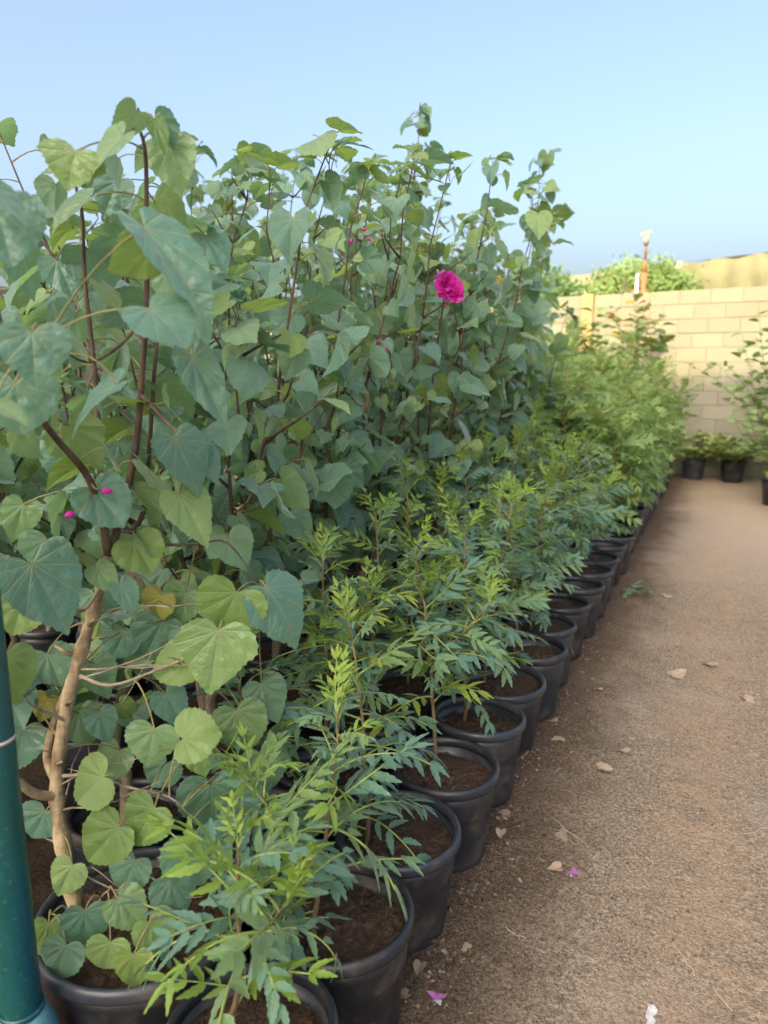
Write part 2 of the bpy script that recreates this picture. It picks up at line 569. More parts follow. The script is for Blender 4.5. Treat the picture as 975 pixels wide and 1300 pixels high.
MAT['straw'] = simple('dry_straw', (0.32, 0.25, 0.16), (0.50, 0.42, 0.30), 30, 0.85, 0.2, 0.2)
MAT['paper'] = simple('crumpled_film', (0.36, 0.35, 0.33), (0.55, 0.54, 0.52), 60, 0.4, 0.5, 0.3)
MAT['litter'] = simple('litter_bits', (0.14, 0.10, 0.07), (0.34, 0.26, 0.19), 3, 0.9, 0.1, 0.2)
MAT['bright'] = simple('bright_crown_bark', (0.12, 0.09, 0.06), (0.2, 0.16, 0.1), 20, 0.8)


# ------------------------------------------------------------------ ground and path
def smooth_noise(x, y, s, seed=0.0):
    return noise.noise(Vector((x * s + seed, y * s - seed, seed * 0.7)))


m = MB()
m.box((-400, -400, -1.0), (400, 400, -0.05))
tag(m.build('ground', MAT['earth'], smooth=False), 'open sandy ground reaching past the yard wall', 'ground', kind='structure')


def grid_axis(segs):
    out = []
    for a0, a1, st in segs:
        n_ = max(1, int(round((a1 - a0) / st)))
        out += [a0 + (a1 - a0) * i / n_ for i in range(n_)]
    out.append(segs[-1][1])
    return np.array(out)


gx = grid_axis([(-7, -3, 0.4), (-3, -0.75, 0.06), (-0.75, 1.05, 0.0105), (1.05, 2.0, 0.05), (2.0, 6, 0.4)])
gy = grid_axis([(-4, 0.4, 0.3), (0.4, 3.2, 0.0125), (3.2, 6.0, 0.03), (6.0, 11.6, 0.07), (11.6, 13.0, 0.3)])


def earth_height(x, y):
    h = 0.010 * smooth_noise(x, y, 1.3, 3.1) + 0.0045 * smooth_noise(x, y, 7, 1.7) + 0.0035 * smooth_noise(x, y, 22, 5.2)
    h += 0.0035 * smooth_noise(x, y, 52, 8.8)
    # trampled middle lies a little lower than the edge beside the pots
    h += 0.012 * math.exp(-((x + 0.42) / 0.16) ** 2)
    return h


verts = []
for yy in gy:
    for xx in gx:
        edge = min(1.0, min(xx + 7, 6 - xx, yy + 4, 13 - yy) / 0.5)
        verts.append((xx, yy, earth_height(xx, yy) - 0.06 * (1 - edge)))
nx, ny = len(gx), len(gy)
faces = [(j * nx + i, j * nx + i + 1, (j + 1) * nx + i + 1, (j + 1) * nx + i) for j in range(ny - 1) for i in range(nx - 1)]
m = MB()
m.add(verts, faces)
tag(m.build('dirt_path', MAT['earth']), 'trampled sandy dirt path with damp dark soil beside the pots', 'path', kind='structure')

# crumbs of soil and grit on the path (nobody could count them)
m = MB()
for i in range(5200):
    yy = 0.75 + 5.0 * rng.random() ** 1.7
    xx = rng.uniform(-0.66, 0.95)
    if rng.random() < 0.4:
        xx = -0.6 + abs(rng.gauss(0, 0.16))
    s = rng.choice((0.0022, 0.003, 0.004, 0.0055)) * rng.uniform(0.7, 1.35)
    if rng.random() < 0.012:
        s *= 2.2
    z = earth_height(xx, yy)
    a0 = rng.random() * 6.28
    vs_ = []
    for k in range(5):
        an = a0 + k * 1.2566
        rr = s * rng.uniform(0.7, 1.3)
        vs_.append((xx + rr * math.cos(an), yy + rr * math.sin(an), z - s * 0.1))
    vs_.append((xx + s * rng.uniform(-.3, .3), yy + s * rng.uniform(-.3, .3), z + s * rng.uniform(0.5, 1.0)))
    m.add(vs_, [(k, (k + 1) % 5, 5) for k in range(5)])
tag(m.build('soil_crumbs', MAT['crumb'], smooth=False), 'loose soil crumbs and grit scattered over the path', 'soil', kind='stuff')

# ------------------------------------------------------------------ the yard wall of concrete blocks
WALL_A = R(-10)
wall = empty('block_wall', (-0.10, 11.25, 0), WALL_A)
tag(wall, 'cream concrete block yard wall closing the end of the path', 'wall')
BL, BH, NC = 0.40, 0.194, 13
J = 0.004
m = MB()
m.box((-9, 0.008, -0.1), (6, 0.19, BH * NC - 0.012))
m.build('mortar_core', MAT['mortar'], wall, smooth=False)
wob = [MB() for _ in range(4)]
bl_mesh = []
for k in range(4):
    q = MB()
    d = rng.uniform(-0.0015, 0.0015)
    q.box((J, d, J), (BL - J, 0.05, BH - J), bevel=0.003 + 0.001 * k)
    bl_mesh.append(q.mesh('block', MAT['block'], smooth=False))
hq = MB()
hq.box((J, 0, J), (BL - J, 0.05, BH - J), bevel=0.007)
rest = MB()
for c in range(NC):
    off = -9.0 + (0.2 if c % 2 else 0.0)
    for i in range(37):
        x0 = off + i * BL
        if -3.6 < x0 < 1.35:
            o = link('block', bl_mesh[rng.randrange(4)], wall, (x0, rng.uniform(-0.002, 0.002), c * BH))
        else:
            rest.box((x0 + J, 0, c * BH + J), (x0 + BL - J, 0.05, c * BH + BH - J), bevel=0.007)
tag(rest.build('blocks', MAT['block'], wall, smooth=False), kind='stuff')
m = MB()
m.box((-1.98, -0.05, -0.1), (-1.80, 0.24, BH * NC + 0.01), bevel=0.01)
m.build('pilaster', MAT['ochre'], wall, smooth=False)
side = empty('side_wall', (-8.9, 12.0, 0))
tag(side, 'cream block side wall of the yard far behind the hedge', 'wall')
m = MB()
m.box((0.012, -22, -0.1), (0.19, 0.9, BH * NC - 0.012))
m.build('mortar_core', MAT['mortar'], side, smooth=False)
m = MB()
for c in range(NC):
    for i in range(56):
        y0_ = -22 + i * BL + (0.2 if c % 2 else 0)
        m.box((0.1, y0_ + J, c * BH + J), (0.205, y0_ + BL - J, c * BH + BH - J))
tag(m.build('blocks', MAT['block'], side, smooth=False), kind='stuff')
# painted letters on a block
cu = bpy.data.curves.new('wall_lettering', 'FONT')
cu.body = 'NT'
cu.size = 0.135
cu.extrude = 0.0008
cu.space_character = 1.15
tmp = bpy.data.objects.new('tmp', cu)
COL.objects.link(tmp)
bpy.context.view_layer.update()
me = bpy.data.meshes.new_from_object(tmp)
bpy.data.objects.remove(tmp)
me.materials.clear()
me.materials.append(MAT['lettering'])
o = link('painted_lettering', me, wall)
lp = wall.matrix_basis.inverted() @ at_y(919, 495, 11.2)
o.rotation_euler = (math.pi / 2, 0, 0)
o.location = (lp.x, -0.0045, 6 * BH + 0.05)

# ------------------------------------------------------------------ unseen sun blocker added behind the camera, kept narrow to spare sky light
SH_D = 26.0
bh = 1.42 + (11.2 + SH_D) * math.tan(SUN_EL) / math.cos(SUN_AZ)
b = empty('unseen_sun_blocker', (0, -SH_D, 0), 0)
tag(b, 'tall narrow unseen blocker added behind the camera to shade the yard', 'sun blocker')
m = MB()
m.box((-9.1, -7, -0.2), (-1.9, 0, bh - 0.25))
m.build('wall', MAT['plaster'], b, smooth=False)  # body of the added sun blocker
m = MB()
m.box((-9.2, -7.1, bh - 0.25), (-1.8, 0.0, bh))
m.build('blocker_top', MAT['roof_sheet'], b, smooth=False)


# ------------------------------------------------------------------ leaf meshes
def catmull(pts, n):
    P = [np.array(p, float) for p in pts]
    P = [2 * P[0] - P[1]] + P + [2 * P[-1] - P[-2]]
    out = []
    segs = len(P) - 3
    for i in range(n + 1):
        u = i / n * segs
        k = min(int(u), segs - 1)
        u -= k
        p0, p1, p2, p3 = P[k:k + 4]
        out.append(0.5 * ((2 * p1) + (-p0 + p2) * u + (2 * p0 - 5 * p1 + 4 * p2 - p3) * u * u + (-p0 + 3 * p1 - 3 * p2 + p3) * u ** 3))
    return out


HEART = [(0.0, 0.0), (0.13, -0.14), (0.31, -0.17), (0.46, -0.05), (0.515, 0.15), (0.465, 0.38), (0.32, 0.62), (0.14, 0.83), (0.0, 1.0)]
ROUND = [(0.0, 0.0), (0.13, -0.15), (0.33, -0.19), (0.50, -0.06), (0.56, 0.16), (0.52, 0.40), (0.38, 0.62), (0.18, 0.78), (0.0, 0.90)]
LOBED = [(0.0, 0.0), (0.13, -0.13), (0.33, -0.14), (0.50, 0.02), (0.575, 0.27), (0.44, 0.43), (0.33, 0.62), (0.15, 0.84), (0.0, 1.02)]


def blade_points(outline, seed, n=26, serr=0.014, rings=(0.34, 0.64, 0.86, 1.0)):
    r_ = random.Random(seed)
    wr = r_.uniform(0.92, 1.06)
    wl = r_.uniform(0.92, 1.06)
    half = catmull(outline, n)
    right = [(p[0] * wr, p[1]) for p in half]
    left = [(-p[0] * wl, p[1]) for p in half[::-1]][1:-1]
    out = right + left
    c = np.array((0.0, 0.03))
    res = []
    k = len(out)
    for i, p in enumerate(out):
        p = np.array(p)
        d = p - c
        L = np.linalg.norm(d)
        near_notch = p[1] < 0.03 and abs(p[0]) < 0.08
        if L > 1e-6 and not near_notch:
            p = p + d / L * (serr * (1 if i % 2 else -1) + r_.gauss(0, serr * 0.5))
        res.append(p)
    pts = [c]
    for t_ in rings:
        for p in res:
            pts.append(c + (p - c) * t_)
    faces = [(0, 1 + i, 1 + (i + 1) % k) for i in range(k)]
    for j in range(len(rings) - 1):
        for i in range(k):
            i2 = (i + 1) % k
            faces.append((1 + j * k + i, 1 + (j + 1) * k + i, 1 + (j + 1) * k + i2, 1 + j * k + i2))
    return pts, faces


def deform_blade(pts, seed, fold, bend, wave):
    """pts in leaf plane -> 3-D points; z is the upper side"""
    r_ = random.Random(seed * 7 + 1)
    ph1, ph2 = r_.uniform(0, 6.28), r_.uniform(0, 6.28)
    tw = r_.uniform(-0.25, 0.25)
    side = r_.uniform(-0.12, 0.12)
    out = []
    for p in pts:
        x, y = float(p[0]), float(p[1])
        ang = math.atan2(x, y + 1e-6)
        r = math.hypot(x, y)
        z = fold * abs(x) - 0.35 * fold * x * x * 2
        q = ang / 0.56
        dq = abs(q - round(q))
        z += 0.045 * r * min(1.0, dq * 2.2)                       # cushions between the veins
        z += wave * r * r * (math.sin(3.1 * ang + ph1) + 0.6 * math.sin(6.3 * ang + ph2))
        z += tw * x * y + side * x
        yy = y
        if abs(bend) > 1e-4:
            a = bend * max(y, -0.2)
            # curl along the midrib
            yy = math.sin(a) / bend
            z -= (1 - math.cos(a)) / bend
        out.append(Vector((x * (1 - 0.25 * abs(fold)), yy, z)))
    return out


def heart_mesh(name, seed, outline, droop, fold, bend, wave, mat, petiole=0.6, n=26, rings=(0.34, 0.64, 0.86, 1.0)):
    pts, fc = blade_points(outline, seed, n, rings=rings)
    P3 = deform_blade(pts, seed, fold, bend, wave)
    rot = Matrix.Rotation(-droop, 3, 'X')
    base = Vector((0, petiole, 0.06 * petiole))
    m = MB()
    m.add([tuple(rot @ p + base) for p in P3], fc, 0, [(float(p[0]), float(p[1])) for p in pts])
    pet = [Vector((0, petiole * u, petiole * (0.22 * math.sin(u * math.pi * 0.85) * 0.8) + 0.06 * petiole * u)) for u in (0, 0.25, 0.5, 0.75)] + [base]
    m.tube(pet, [0.022, 0.017, 0.015, 0.015, 0.017], 5, 1, cap=False)
    return m.mesh(name, [mat, MAT['petiole']])


LR = random.Random(5)
HEART_V, HEART_Y, HEART_O = [], [], []
for i in range(28):
    ol = [HEART, HEART, ROUND, LOBED, HEART, ROUND, HEART][i % 7]
    dr = [R(8), R(32), R(58), R(84)][(i // 4 + i) % 4] + LR.uniform(-0.15, 0.15)
    HEART_V.append(heart_mesh('leaf', 10 + i, ol, dr, LR.uniform(-0.25, 0.55), LR.uniform(-0.2, 1.3), LR.uniform(0.03, 0.12), MAT['heart'], LR.uniform(0.45, 0.85)))
for i in range(6):
    HEART_Y.append(heart_mesh('leaf', 40 + i, [HEART, ROUND][i % 2], R(20 + 12 * i), LR.uniform(0.1, 0.45), LR.uniform(0.1, 0.6), 0.04, MAT['heart_young'], 0.5))
for i in range(3):
    HEART_O.append(heart_mesh('leaf', 60 + i, HEART, R(80 + 8 * i), LR.uniform(0.1, 0.5), LR.uniform(0.5, 1.2), 0.08, MAT['heart_yellow'], 0.6))
HEART_LOW = [heart_mesh('leaf', 70 + i, [HEART, ROUND][i % 2], R(40 + 14 * i), 0.15, 0.4, 0.04, MAT['heart'], 0.55, n=9, rings=(0.6, 1.0)) for i in range(5)]


def leaflet(mb, base, fwd, nrm, length, width, seed, falc=0.12, serr=True, low=False, mat=0):
    r_ = random.Random(seed)
    side = fwd.cross(nrm).normalized()
    nrm = side.cross(fwd).normalized()
    N = 3 if low else 9
    mid, lft, rgt = [], [], []
    dr = r_.uniform(0.02, 0.24)
    fold = r_.uniform(0.15, 0.45)
    for i in range(N + 1):
        u = i / N
        w = width * (math.sin(math.pi * u ** 0.72) ** 0.85 if 0 < u < 1 else 0.0) * 0.5
        if i == 0:
            w = 0.0
        c = base + fwd * (length * u) + side * (falc * length * u * u) - nrm * (dr * length * u * u)
        s1 = (0.84 if i % 2 else 1.10) if serr and not low else 1.0
        mid.append(c)
        back = -fwd * (0.045 * length if serr and not low and i % 2 == 0 else 0)
        lft.append(c - side * (w * 1.08 * s1) + nrm * (w * fold) - back * 0.6)
        rgt.append(c + side * (w * 0.92 * s1) + nrm * (w * fold) - back * 0.6)
    vs_, uv, fs = [], [], []
    for i in range(N + 1):
        vs_ += [tuple(lft[i]), tuple(mid[i]), tuple(rgt[i])]
        uv += [(-0.3, i / N), (0.0, i / N), (0.3, i / N)]
    for i in range(N):
        a = i * 3
        fs += [(a, a + 3, a + 4, a + 1), (a + 1, a + 4, a + 5, a + 2)]
    mb.add(vs_, fs, mat, uv)


def pinnate_mesh(name, seed, pairs, curve, mat, ll=0.30, lw=0.105, spread=R(58), lift=0.0, low=False, rise=R(10)):
    """unit-long pinnate leaf along +Y that starts rising and arches over"""
    r_ = random.Random(seed)
    m = MB()
    n = 10 if not low else 5
    path = [Vector((0, 0, 0))]
    a = rise
    sx = r_.uniform(-0.15, 0.15)
    for i in range(n):
        path.append(path[-1] + Vector((sx * i / n, math.cos(a), math.sin(a))) / n)
        a -= curve / n
    m.tube(path, [0.014 * (1 - 0.6 * i / n) + 0.002 for i in range(n + 1)], 4 if low else 5, 1, cap=False)

    def at(u):
        k = min(int(u * n), n - 1)
        f = u * n - k
        p = path[k].lerp(path[k + 1], f)
        tdir = (path[k + 1] - path[k]).normalized()
        return p, tdir
    for j in range(pairs):
        u = 0.22 + 0.74 * j / (pairs - 1 if pairs > 1 else 1)
        for s in (-1, 1):
            uu = min(0.985, u + (0.03 if s > 0 else 0.0) + r_.uniform(-0.012, 0.012))
            p, td = at(uu)
            up = Vector((1, 0, 0)).cross(td).normalized()
            sp = spread * (1 - 0.30 * u) + r_.uniform(-0.28, 0.28)
            if r_.random() < 0.06:
                continue
            sd = Vector((s, 0, 0))
            fw = (td * math.cos(sp) + sd * math.sin(sp) + up * (r_.uniform(-0.5, 0.2) + lift)).normalized()
            sz = (0.75 + 0.5 * math.sin(math.pi * (0.15 + 0.75 * u))) * r_.uniform(0.7, 1.15)
            leaflet(m, p, fw, up, ll * sz, lw * sz, seed * 100 + j * 2 + s, falc=0.14 * s * -1 * -1 if False else 0.12 * (-s), low=low)
    p, td = at(0.99)
    up = Vector((1, 0, 0)).cross(td).normalized()
    leaflet(m, p, td, up, ll * 0.95, lw * 0.95, seed * 100 + 77, falc=r_.uniform(-0.1, 0.1), low=low)
    return m.mesh(name, [mat, MAT['rachis']])


NEEM_V = [pinnate_mesh('leaf', 200 + i, 4 + i % 4, [R(40), R(65), R(80), R(25), R(90), R(50), R(5), R(70), R(45), R(30)][i], MAT['neem'], 0.30, 0.092 + 0.008 * (i % 3), R(50 + 3 * (i % 5))) for i in range(10)]
NEEM_Y = [pinnate_mesh('leaf', 230 + i, 4 + i % 2, [R(20), R(45), R(5), R(60)][i], MAT['neem_young'], 0.32, 0.084, R(56), 0.12, rise=R(15)) for i in range(4)]
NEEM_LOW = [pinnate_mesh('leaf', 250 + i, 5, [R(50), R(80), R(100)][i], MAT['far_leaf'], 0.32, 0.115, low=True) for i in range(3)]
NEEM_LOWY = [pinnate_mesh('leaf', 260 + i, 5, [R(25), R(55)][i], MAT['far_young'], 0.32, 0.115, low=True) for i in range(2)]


def leaf_matrix(pos, direction, size, roll=0.0, up=Vector((0, 0, 1))):
    y = direction.normalized()
    if abs(y.dot(up)) > 0.97:
        up = Vector((0.3, 0.9, 0.1)).normalized()
    x = y.cross(up).normalized()
    z = x.cross(y).normalized()
    M = Matrix((x, y, z)).transposed().to_4x4()
    return Matrix.Translation(pos) @ M @ Matrix.Rotation(roll, 4, 'Y') @ Matrix.Scale(size, 4)


# ------------------------------------------------------------------ pots
def pot_proto(R_, H_, rb, name='nursery_pot'):
    root = empty(name, (0, 0, 0))
    m = MB()
    zt = H_ - 0.028
    rt = R_ - 0.012
    prof = [(0.0, 0.004), (rb - 0.012, 0.004), (rb - 0.008, 0.0), (rb, 0.004), (rb + 0.001, 0.018)]
    for u in (0.12, 0.38, 0.64, 0.66, 0.68, 0.86, 1.0):
        prof.append((rb + (rt - rb) * u + (0.0025 if u > 0.65 else 0), 0.018 + (zt - 0.018) * u))
    prof += [(rt - 0.006, zt), (rb + (rt - rb) * 0.72 - 0.004, 0.2 * H_ + 0.5 * H_), (rb + (rt - rb) * 0.6 - 0.004, 0.55 * H_)]
    m.lathe(prof, 40)
    m.build('pot_wall', MAT['plastic'], root)
    m = MB()
    m.lathe([(rt - 0.006, zt - 0.004), (rt + 0.004, zt - 0.006), (R_ - 0.002, zt - 0.003), (R_ + 0.001, zt + 0.004), (R_, zt + 0.018), (R_ - 0.004, zt + 0.0265),
             (R_ - 0.011, zt + 0.028), (R_ - 0.017, zt + 0.024), (rt - 0.0065, zt + 0.012)], 40, closed=True)
    m.build('rim', MAT['plastic'], root)
    r_ = random.Random(int(R_ * 1000))
    sl = H_ - 0.055
    rs = rb + (rt - rb) * 0.86 - 0.004
    m = MB()
    vs_, fs = [(0, 0, sl + 0.012)], []
    rings, n = 9, 36
    for j in range(1, rings + 1):
        for k in range(n):
            an = 2 * math.pi * k / n
            rr = rs * j / rings
            x, y = rr * math.cos(an), rr * math.sin(an)
            z = sl + 0.012 * (1 - (j / rings) ** 2) + 0.012 * smooth_noise(x, y, 22, 2.2) + 0.006 * smooth_noise(x, y, 70, 4.2)
            vs_.append((x, y, z))
    for k in range(n):
        fs.append((0, 1 + k, 1 + (k + 1) % n))
    for j in range(rings - 1):
        for k in range(n):
            k2 = (k + 1) % n
            fs.append((1 + j * n + k, 1 + (j + 1) * n + k, 1 + (j + 1) * n + k2, 1 + j * n + k2))
    m.add(vs_, fs)
    for i in range(120):
        an, rr = r_.uniform(0, 6.28), rs * math.sqrt(r_.random()) * 0.95
        x, y = rr * math.cos(an), rr * math.sin(an)
        s = r_.uniform(0.003, 0.009)
        z = sl + 0.010
        vv = [(x + s * math.cos(k * 1.57 + an) * r_.uniform(.6, 1.3), y + s * math.sin(k * 1.57 + an) * r_.uniform(.6, 1.3), z - 0.004) for k in range(4)] + [(x, y, z + s * 0.8)]
        m.add(vv, [(0, 1, 4), (1, 2, 4), (2, 3, 4), (3, 0, 4)])
    m.build('soil', MAT['soil'], root)
    return root


pot_std = pot_proto(0.166, 0.30, 0.126)
pot_big = pot_proto(0.232, 0.315, 0.185)
used = set()


def pot(x, y, label, group, proto=None, z=0.0):
    proto = proto or pot_std
    if proto.name in used:
        o = copy_tree(proto)
    else:
        used.add(proto.name)
        o = proto
    o.location = (x, y, z)
    o.rotation_euler = (rng.uniform(-0.03, 0.03), rng.uniform(-0.03, 0.03), rng.uniform(0, 6.28))
    o.scale = (rng.uniform(0.97, 1.02), rng.uniform(0.97, 1.02), rng.uniform(0.97, 1.03))
    return tag(o, label, 'plant pot', group)


# ------------------------------------------------------------------ heart-leaved shrubs
def curve_path(p0, d0, length, r_, n=9, upward=0.25, wob=0.10):
    pts = [Vector(p0)]
    d = Vector(d0).normalized()
    st = length / n
    for i in range(n):
        d = (d + Vector((r_.gauss(0, wob), r_.gauss(0, wob), r_.gauss(0, wob * 0.5) + upward * 0.12))).normalized()
        pts.append(pts[-1] + d * st)
    return pts


def sample_path(pts, spacing, start=0.0):
    """points and tangents at even spacing along a polyline"""
    out = []
    acc = -start
    total = sum((pts[i + 1] - pts[i]).length for i in range(len(pts) - 1))
    s = 0.0
    for i in range(len(pts) - 1):
        L = (pts[i + 1] - pts[i]).length
        if L < 1e-9:
            continue
        while acc + L >= spacing:
            need = spacing - acc
            f = need / L
            # move along the segment
            p = pts[i].lerp(pts[i + 1], f)
            out.append((p, (pts[i + 1] - pts[i]).normalized(), (s + need) / total))
            seg0 = p
            rest_ = L - need
            s += need
            acc = 0.0
            pts = pts[:i] + [p] + pts[i + 1:]
            L = rest_
        acc += L
        s += L
    return out


EYE = Vector((0, 0, CAM_H))
FLOWER_P = at_y(568, 364, 2.95)


def put_leaf(root, base, p, tang, k, r_, size, young=False, bias=Vector((0.55, -0.35, 0)), variants=None, elev=(-0.35, 0.65), yellow=0.005):
    az = k * 2.39996 + r_.uniform(-0.5, 0.5)
    out = Vector((math.cos(az), math.sin(az), 0)) + bias * r_.uniform(0.3, 1.2)
    if out.length < 0.15:
        out = Vector((math.cos(az), math.sin(az), 0))
    out.normalize()
    el = r_.uniform(*elev)
    d = Vector((out.x * math.cos(el), out.y * math.cos(el), math.sin(el)))
    wp_ = root.location + p
    if FLOWER_P and (FLOWER_P - EYE).length > (wp_ - EYE).length - 0.05:
        ax_ = (FLOWER_P - EYE).normalized()
        q_ = wp_ + d * size - EYE
        if (q_ - ax_ * q_.dot(ax_)).length < 0.105:
            return
    vs_ = variants or (HEART_Y if young else HEART_V)
    if variants is None and r_.random() < yellow:
        vs_ = HEART_O
        size *= 0.65
    link('leaf', vs_[r_.randrange(len(vs_))], root, mat4=leaf_matrix(p - base, d, size, r_.gauss(0, 0.55)))


def buds(root, base, p, r_, n=3, start=None):
    for i in range(n):
        m = MB()
        q = p - base
        e = q + Vector((r_.uniform(-.03, .03), r_.uniform(-.03, .03), r_.uniform(-.03, .02)))
        m.tube([start or q, q.lerp(e, 0.5) + Vector((0, 0, .004)), e], [0.0016, 0.0015, 0.0014], 4, 1)
        d = (e - q).normalized()
        m.tube([e, e + d * 0.005, e + d * 0.013, e + d * 0.021], [0.0025, 0.006, 0.0058, 0.002], 7, 0)
        m.build('bud', [MAT['petal'], MAT['petiole']], root)


def shrub(x, y, top, seed, label, group, nstem=5, lean=(0.0, 0.0), spread=0.30, shoot=None, sp=0.062, dens=1.0, size=(0.085, 0.135), zmin=0.55, bud=0, z0=0.24):
    r_ = random.Random(seed)
    base = Vector((x, y, z0))
    root = empty('heart_leaved_shrub', base)
    tag(root, label, 'shrub', group)
    # trunk
    fork = r_.uniform(0.30, 0.55)
    tr = [Vector((0, 0, -0.03))]
    for i in range(1, 7):
        tr.append(Vector((r_.gauss(0, 0.012) + lean[0] * 0.1 * i, r_.gauss(0, 0.012) + lean[1] * 0.1 * i, fork * i / 6)))
    m = MB()
    m.tube(tr, [0.021, 0.018, 0.0165, 0.016, 0.0155, 0.015, 0.014], 9)
    m.build('trunk', MAT['bark_grey'], root)
    tops = []
    jobs = []
    k = r_.randrange(50)
    for s in range(nstem):
        az = s * 2 * math.pi / nstem + r_.uniform(-0.5, 0.5)
        st = tr[-1 - (s % 3)]
        H = (top - z0) * (1.0 - 0.26 * r_.random() * (s > 0)) - 0.06
        if shoot and s == 0:
            H = shoot - z0 - 0.05
        rad = spread * r_.uniform(0.45, 1.1)
        if shoot and s == 0:
            rad *= 0.4
        end = Vector((rad * math.cos(az) + lean[0], rad * math.sin(az) + lean[1], H))
        c1 = st + Vector((rad * 0.55 * math.cos(az), rad * 0.55 * math.sin(az), (H - st.z) * 0.38))
        pts = []
        for i in range(13):
            u = i / 12
            p = st * (1 - u) ** 2 + c1 * (2 * u * (1 - u)) + end * u * u
            if 0 < i:
                p = p + Vector((r_.gauss(0, 0.013), r_.gauss(0, 0.013), 0))
            pts.append(p)
        m = MB()
        m.tube(pts, [0.0095 * (1 - 0.80 * i / 12) for i in range(13)], 7, 0)
        runs = [(pts, True)]
        is_shoot = bool(shoot) and s == 0
        for b_ in range(r_.randrange(4, 7) + (5 if is_shoot else 0)):
            i = r_.randrange(9, 13) if is_shoot and b_ > 3 else r_.randrange(2, 12)
            aa = r_.uniform(0, 6.28)
            L = r_.uniform(0.16, 0.36) * (1.2 - i / 14)
            dd = Vector((math.cos(aa) + 0.35, math.sin(aa) - 0.15, r_.uniform(0.35, 0.9)))
            tw = curve_path(pts[i], dd, L, r_, 5, 0.3)
            if tw[-1].z + z0 > (shoot if is_shoot else top) + 0.02:
                continue
            m.tube(tw, [0.005, 0.0042, 0.0036, 0.003, 0.0025, 0.002], 5, 0)
            runs.append((tw, False))
        m.build('branch', MAT['twig'], root)
        for pts_, main in runs:
            for p, td, u in sample_path(pts_, sp / dens * (1.0 if main else 0.85) * (0.6 if is_shoot else 1.0)):
                wz = p.z + z0
                if wz < zmin and r_.random() < 0.6:
                    continue
                k += 1
                sz = size[0] + (size[1] - size[0]) * r_.random() ** 1.3
                if is_shoot and u > 0.6:
                    sz *= 1.15
                yng = is_shoot and u > 0.6 and r_.random() < 0.6
                if main and u > 0.95:
                    sz *= 0.70
                    yng = r_.random() < 0.55
                elif not main and u > 0.85:
                    sz *= 0.75
                    yng = r_.random() < 0.3
                elif r_.random() < 0.06:
                    yng = True
                jobs.append((p, k, sz, yng, (-0.35, 0.65)))
            if main:
                for e in range(5):
                    k += 1
                    jobs.append((pts_[-1] - Vector((0, 0, 0.02 * e)), k, r_.uniform(0.055, 0.10), e < 2, (0.2, 1.1)))
        tops.append(end)
        if bud and s < bud:
            i = r_.randrange(5, 12)
            buds(root, Vector((0, 0, 0)), pts[i], r_, 3)
    if len(jobs) > 300:
        jobs = r_.sample(jobs, 300)
    for p, k, sz, yng, ev in jobs:
        put_leaf(root, Vector((0, 0, 0)), p, None, k, r_, sz, yng, elev=ev)
    return root


ORD = ('first second third fourth fifth sixth seventh eighth ninth tenth eleventh twelfth thirteenth fourteenth fifteenth sixteenth seventeenth eighteenth '
       'nineteenth twentieth twenty-first twenty-second twenty-third twenty-fourth twenty-fifth twenty-sixth twenty-seventh twenty-eighth').split()
HEDGE = 'heart-leaved shrubs growing close together in pots'
PLAIN = 'tall flowerless heart-leaved shrub in the back rows of the thick hedge'
POT_SH = 'black nursery pot half hidden under the hedge of heart-leaved shrubs'
row3 = [(-1.43, 1.78, 2.10, None), (-1.40, 2.33, 2.22, None), (-1.43, 2.88, 2.32, None), (-1.38, 3.42, 2.40, None), (-1.42, 3.97, 2.42, None),
        (-1.40, 4.50, 2.44, None), (-1.41, 5.05, 2.45, None), (-1.46, 5.60, 2.40, 2.98)]
row4 = [(-1.97, 1.80, 2.02, None), (-1.95, 2.32, 2.30, None), (-1.93, 2.86, 2.44, None), (-1.97, 3.40, 2.52, None), (-1.94, 3.95, 2.58, None),
        (-1.95, 4.52, 2.56, 3.02), (-1.98, 5.06, 2.60, None), (-1.94, 5.62, 2.62, None)]
row5 = [(-2.05, 1.35, 1.7, None), (-2.55, 1.95, 2.0, None), (-3.05, 2.75, 2.3, None), (-3.05, 3.6, 2.7, None), (-3.1, 4.5, 2.8, None), (-2.52, 2.50, 2.18, None), (-2.50, 2.95, 2.50, None), (-2.48, 3.60, 2.62, None), (-2.52, 4.25, 2.68, None), (-2.5, 4.95, 2.75, None), (-2.5, 5.6, 2.8, None)]
row6 = [(-1.80, 6.25, 2.28, None), (-2.35, 6.3, 2.5, None), (-1.95, 6.95, 2.15, None), (-2.6, 7.2, 2.3, None), (-2.0, 7.7, 2.05, None), (-1.5, 6.35, 2.0, None)]
flower_shrub = None
for i, (x, y, top, sh) in enumerate(row3):
    lab, g = 'tall flowerless heart-leaved shrub, %s along the hedge front from the bare tan trunk' % ORD[i], HEDGE
    if i == 3:
        lab = 'tall heart-leaved shrub bearing one open ruffled magenta flower'
    if sh:
        lab = 'heart-leaved shrub at the far hedge end with one leafy shoot rising above it'
    o = shrub(x, y, top, 300 + i, lab, g, 7, (0.10 if i < 6 else 0.0, -0.03), 0.38 if i < 6 else 0.30, sh, sp=0.066, bud=2 if i in (1, 3) else 0, size=(0.05, 0.125) if i < 3 else (0.055, 0.135))
    if i == 3:
        flower_shrub = o
    pot(x, y, POT_SH, 'pots under the hedge')
for i, (x, y, top, sh) in enumerate(row4):
    lab = PLAIN if not sh else 'heart-leaved shrub in mid hedge sending up its tallest pale leafy shoot'
    shrub(x, y, top, 330 + i, lab, HEDGE, 5, (0.05, 0), 0.34, sh, sp=0.075, zmin=0.6, size=(0.06, 0.13))
    pot(x, y, POT_SH, 'pots under the hedge')
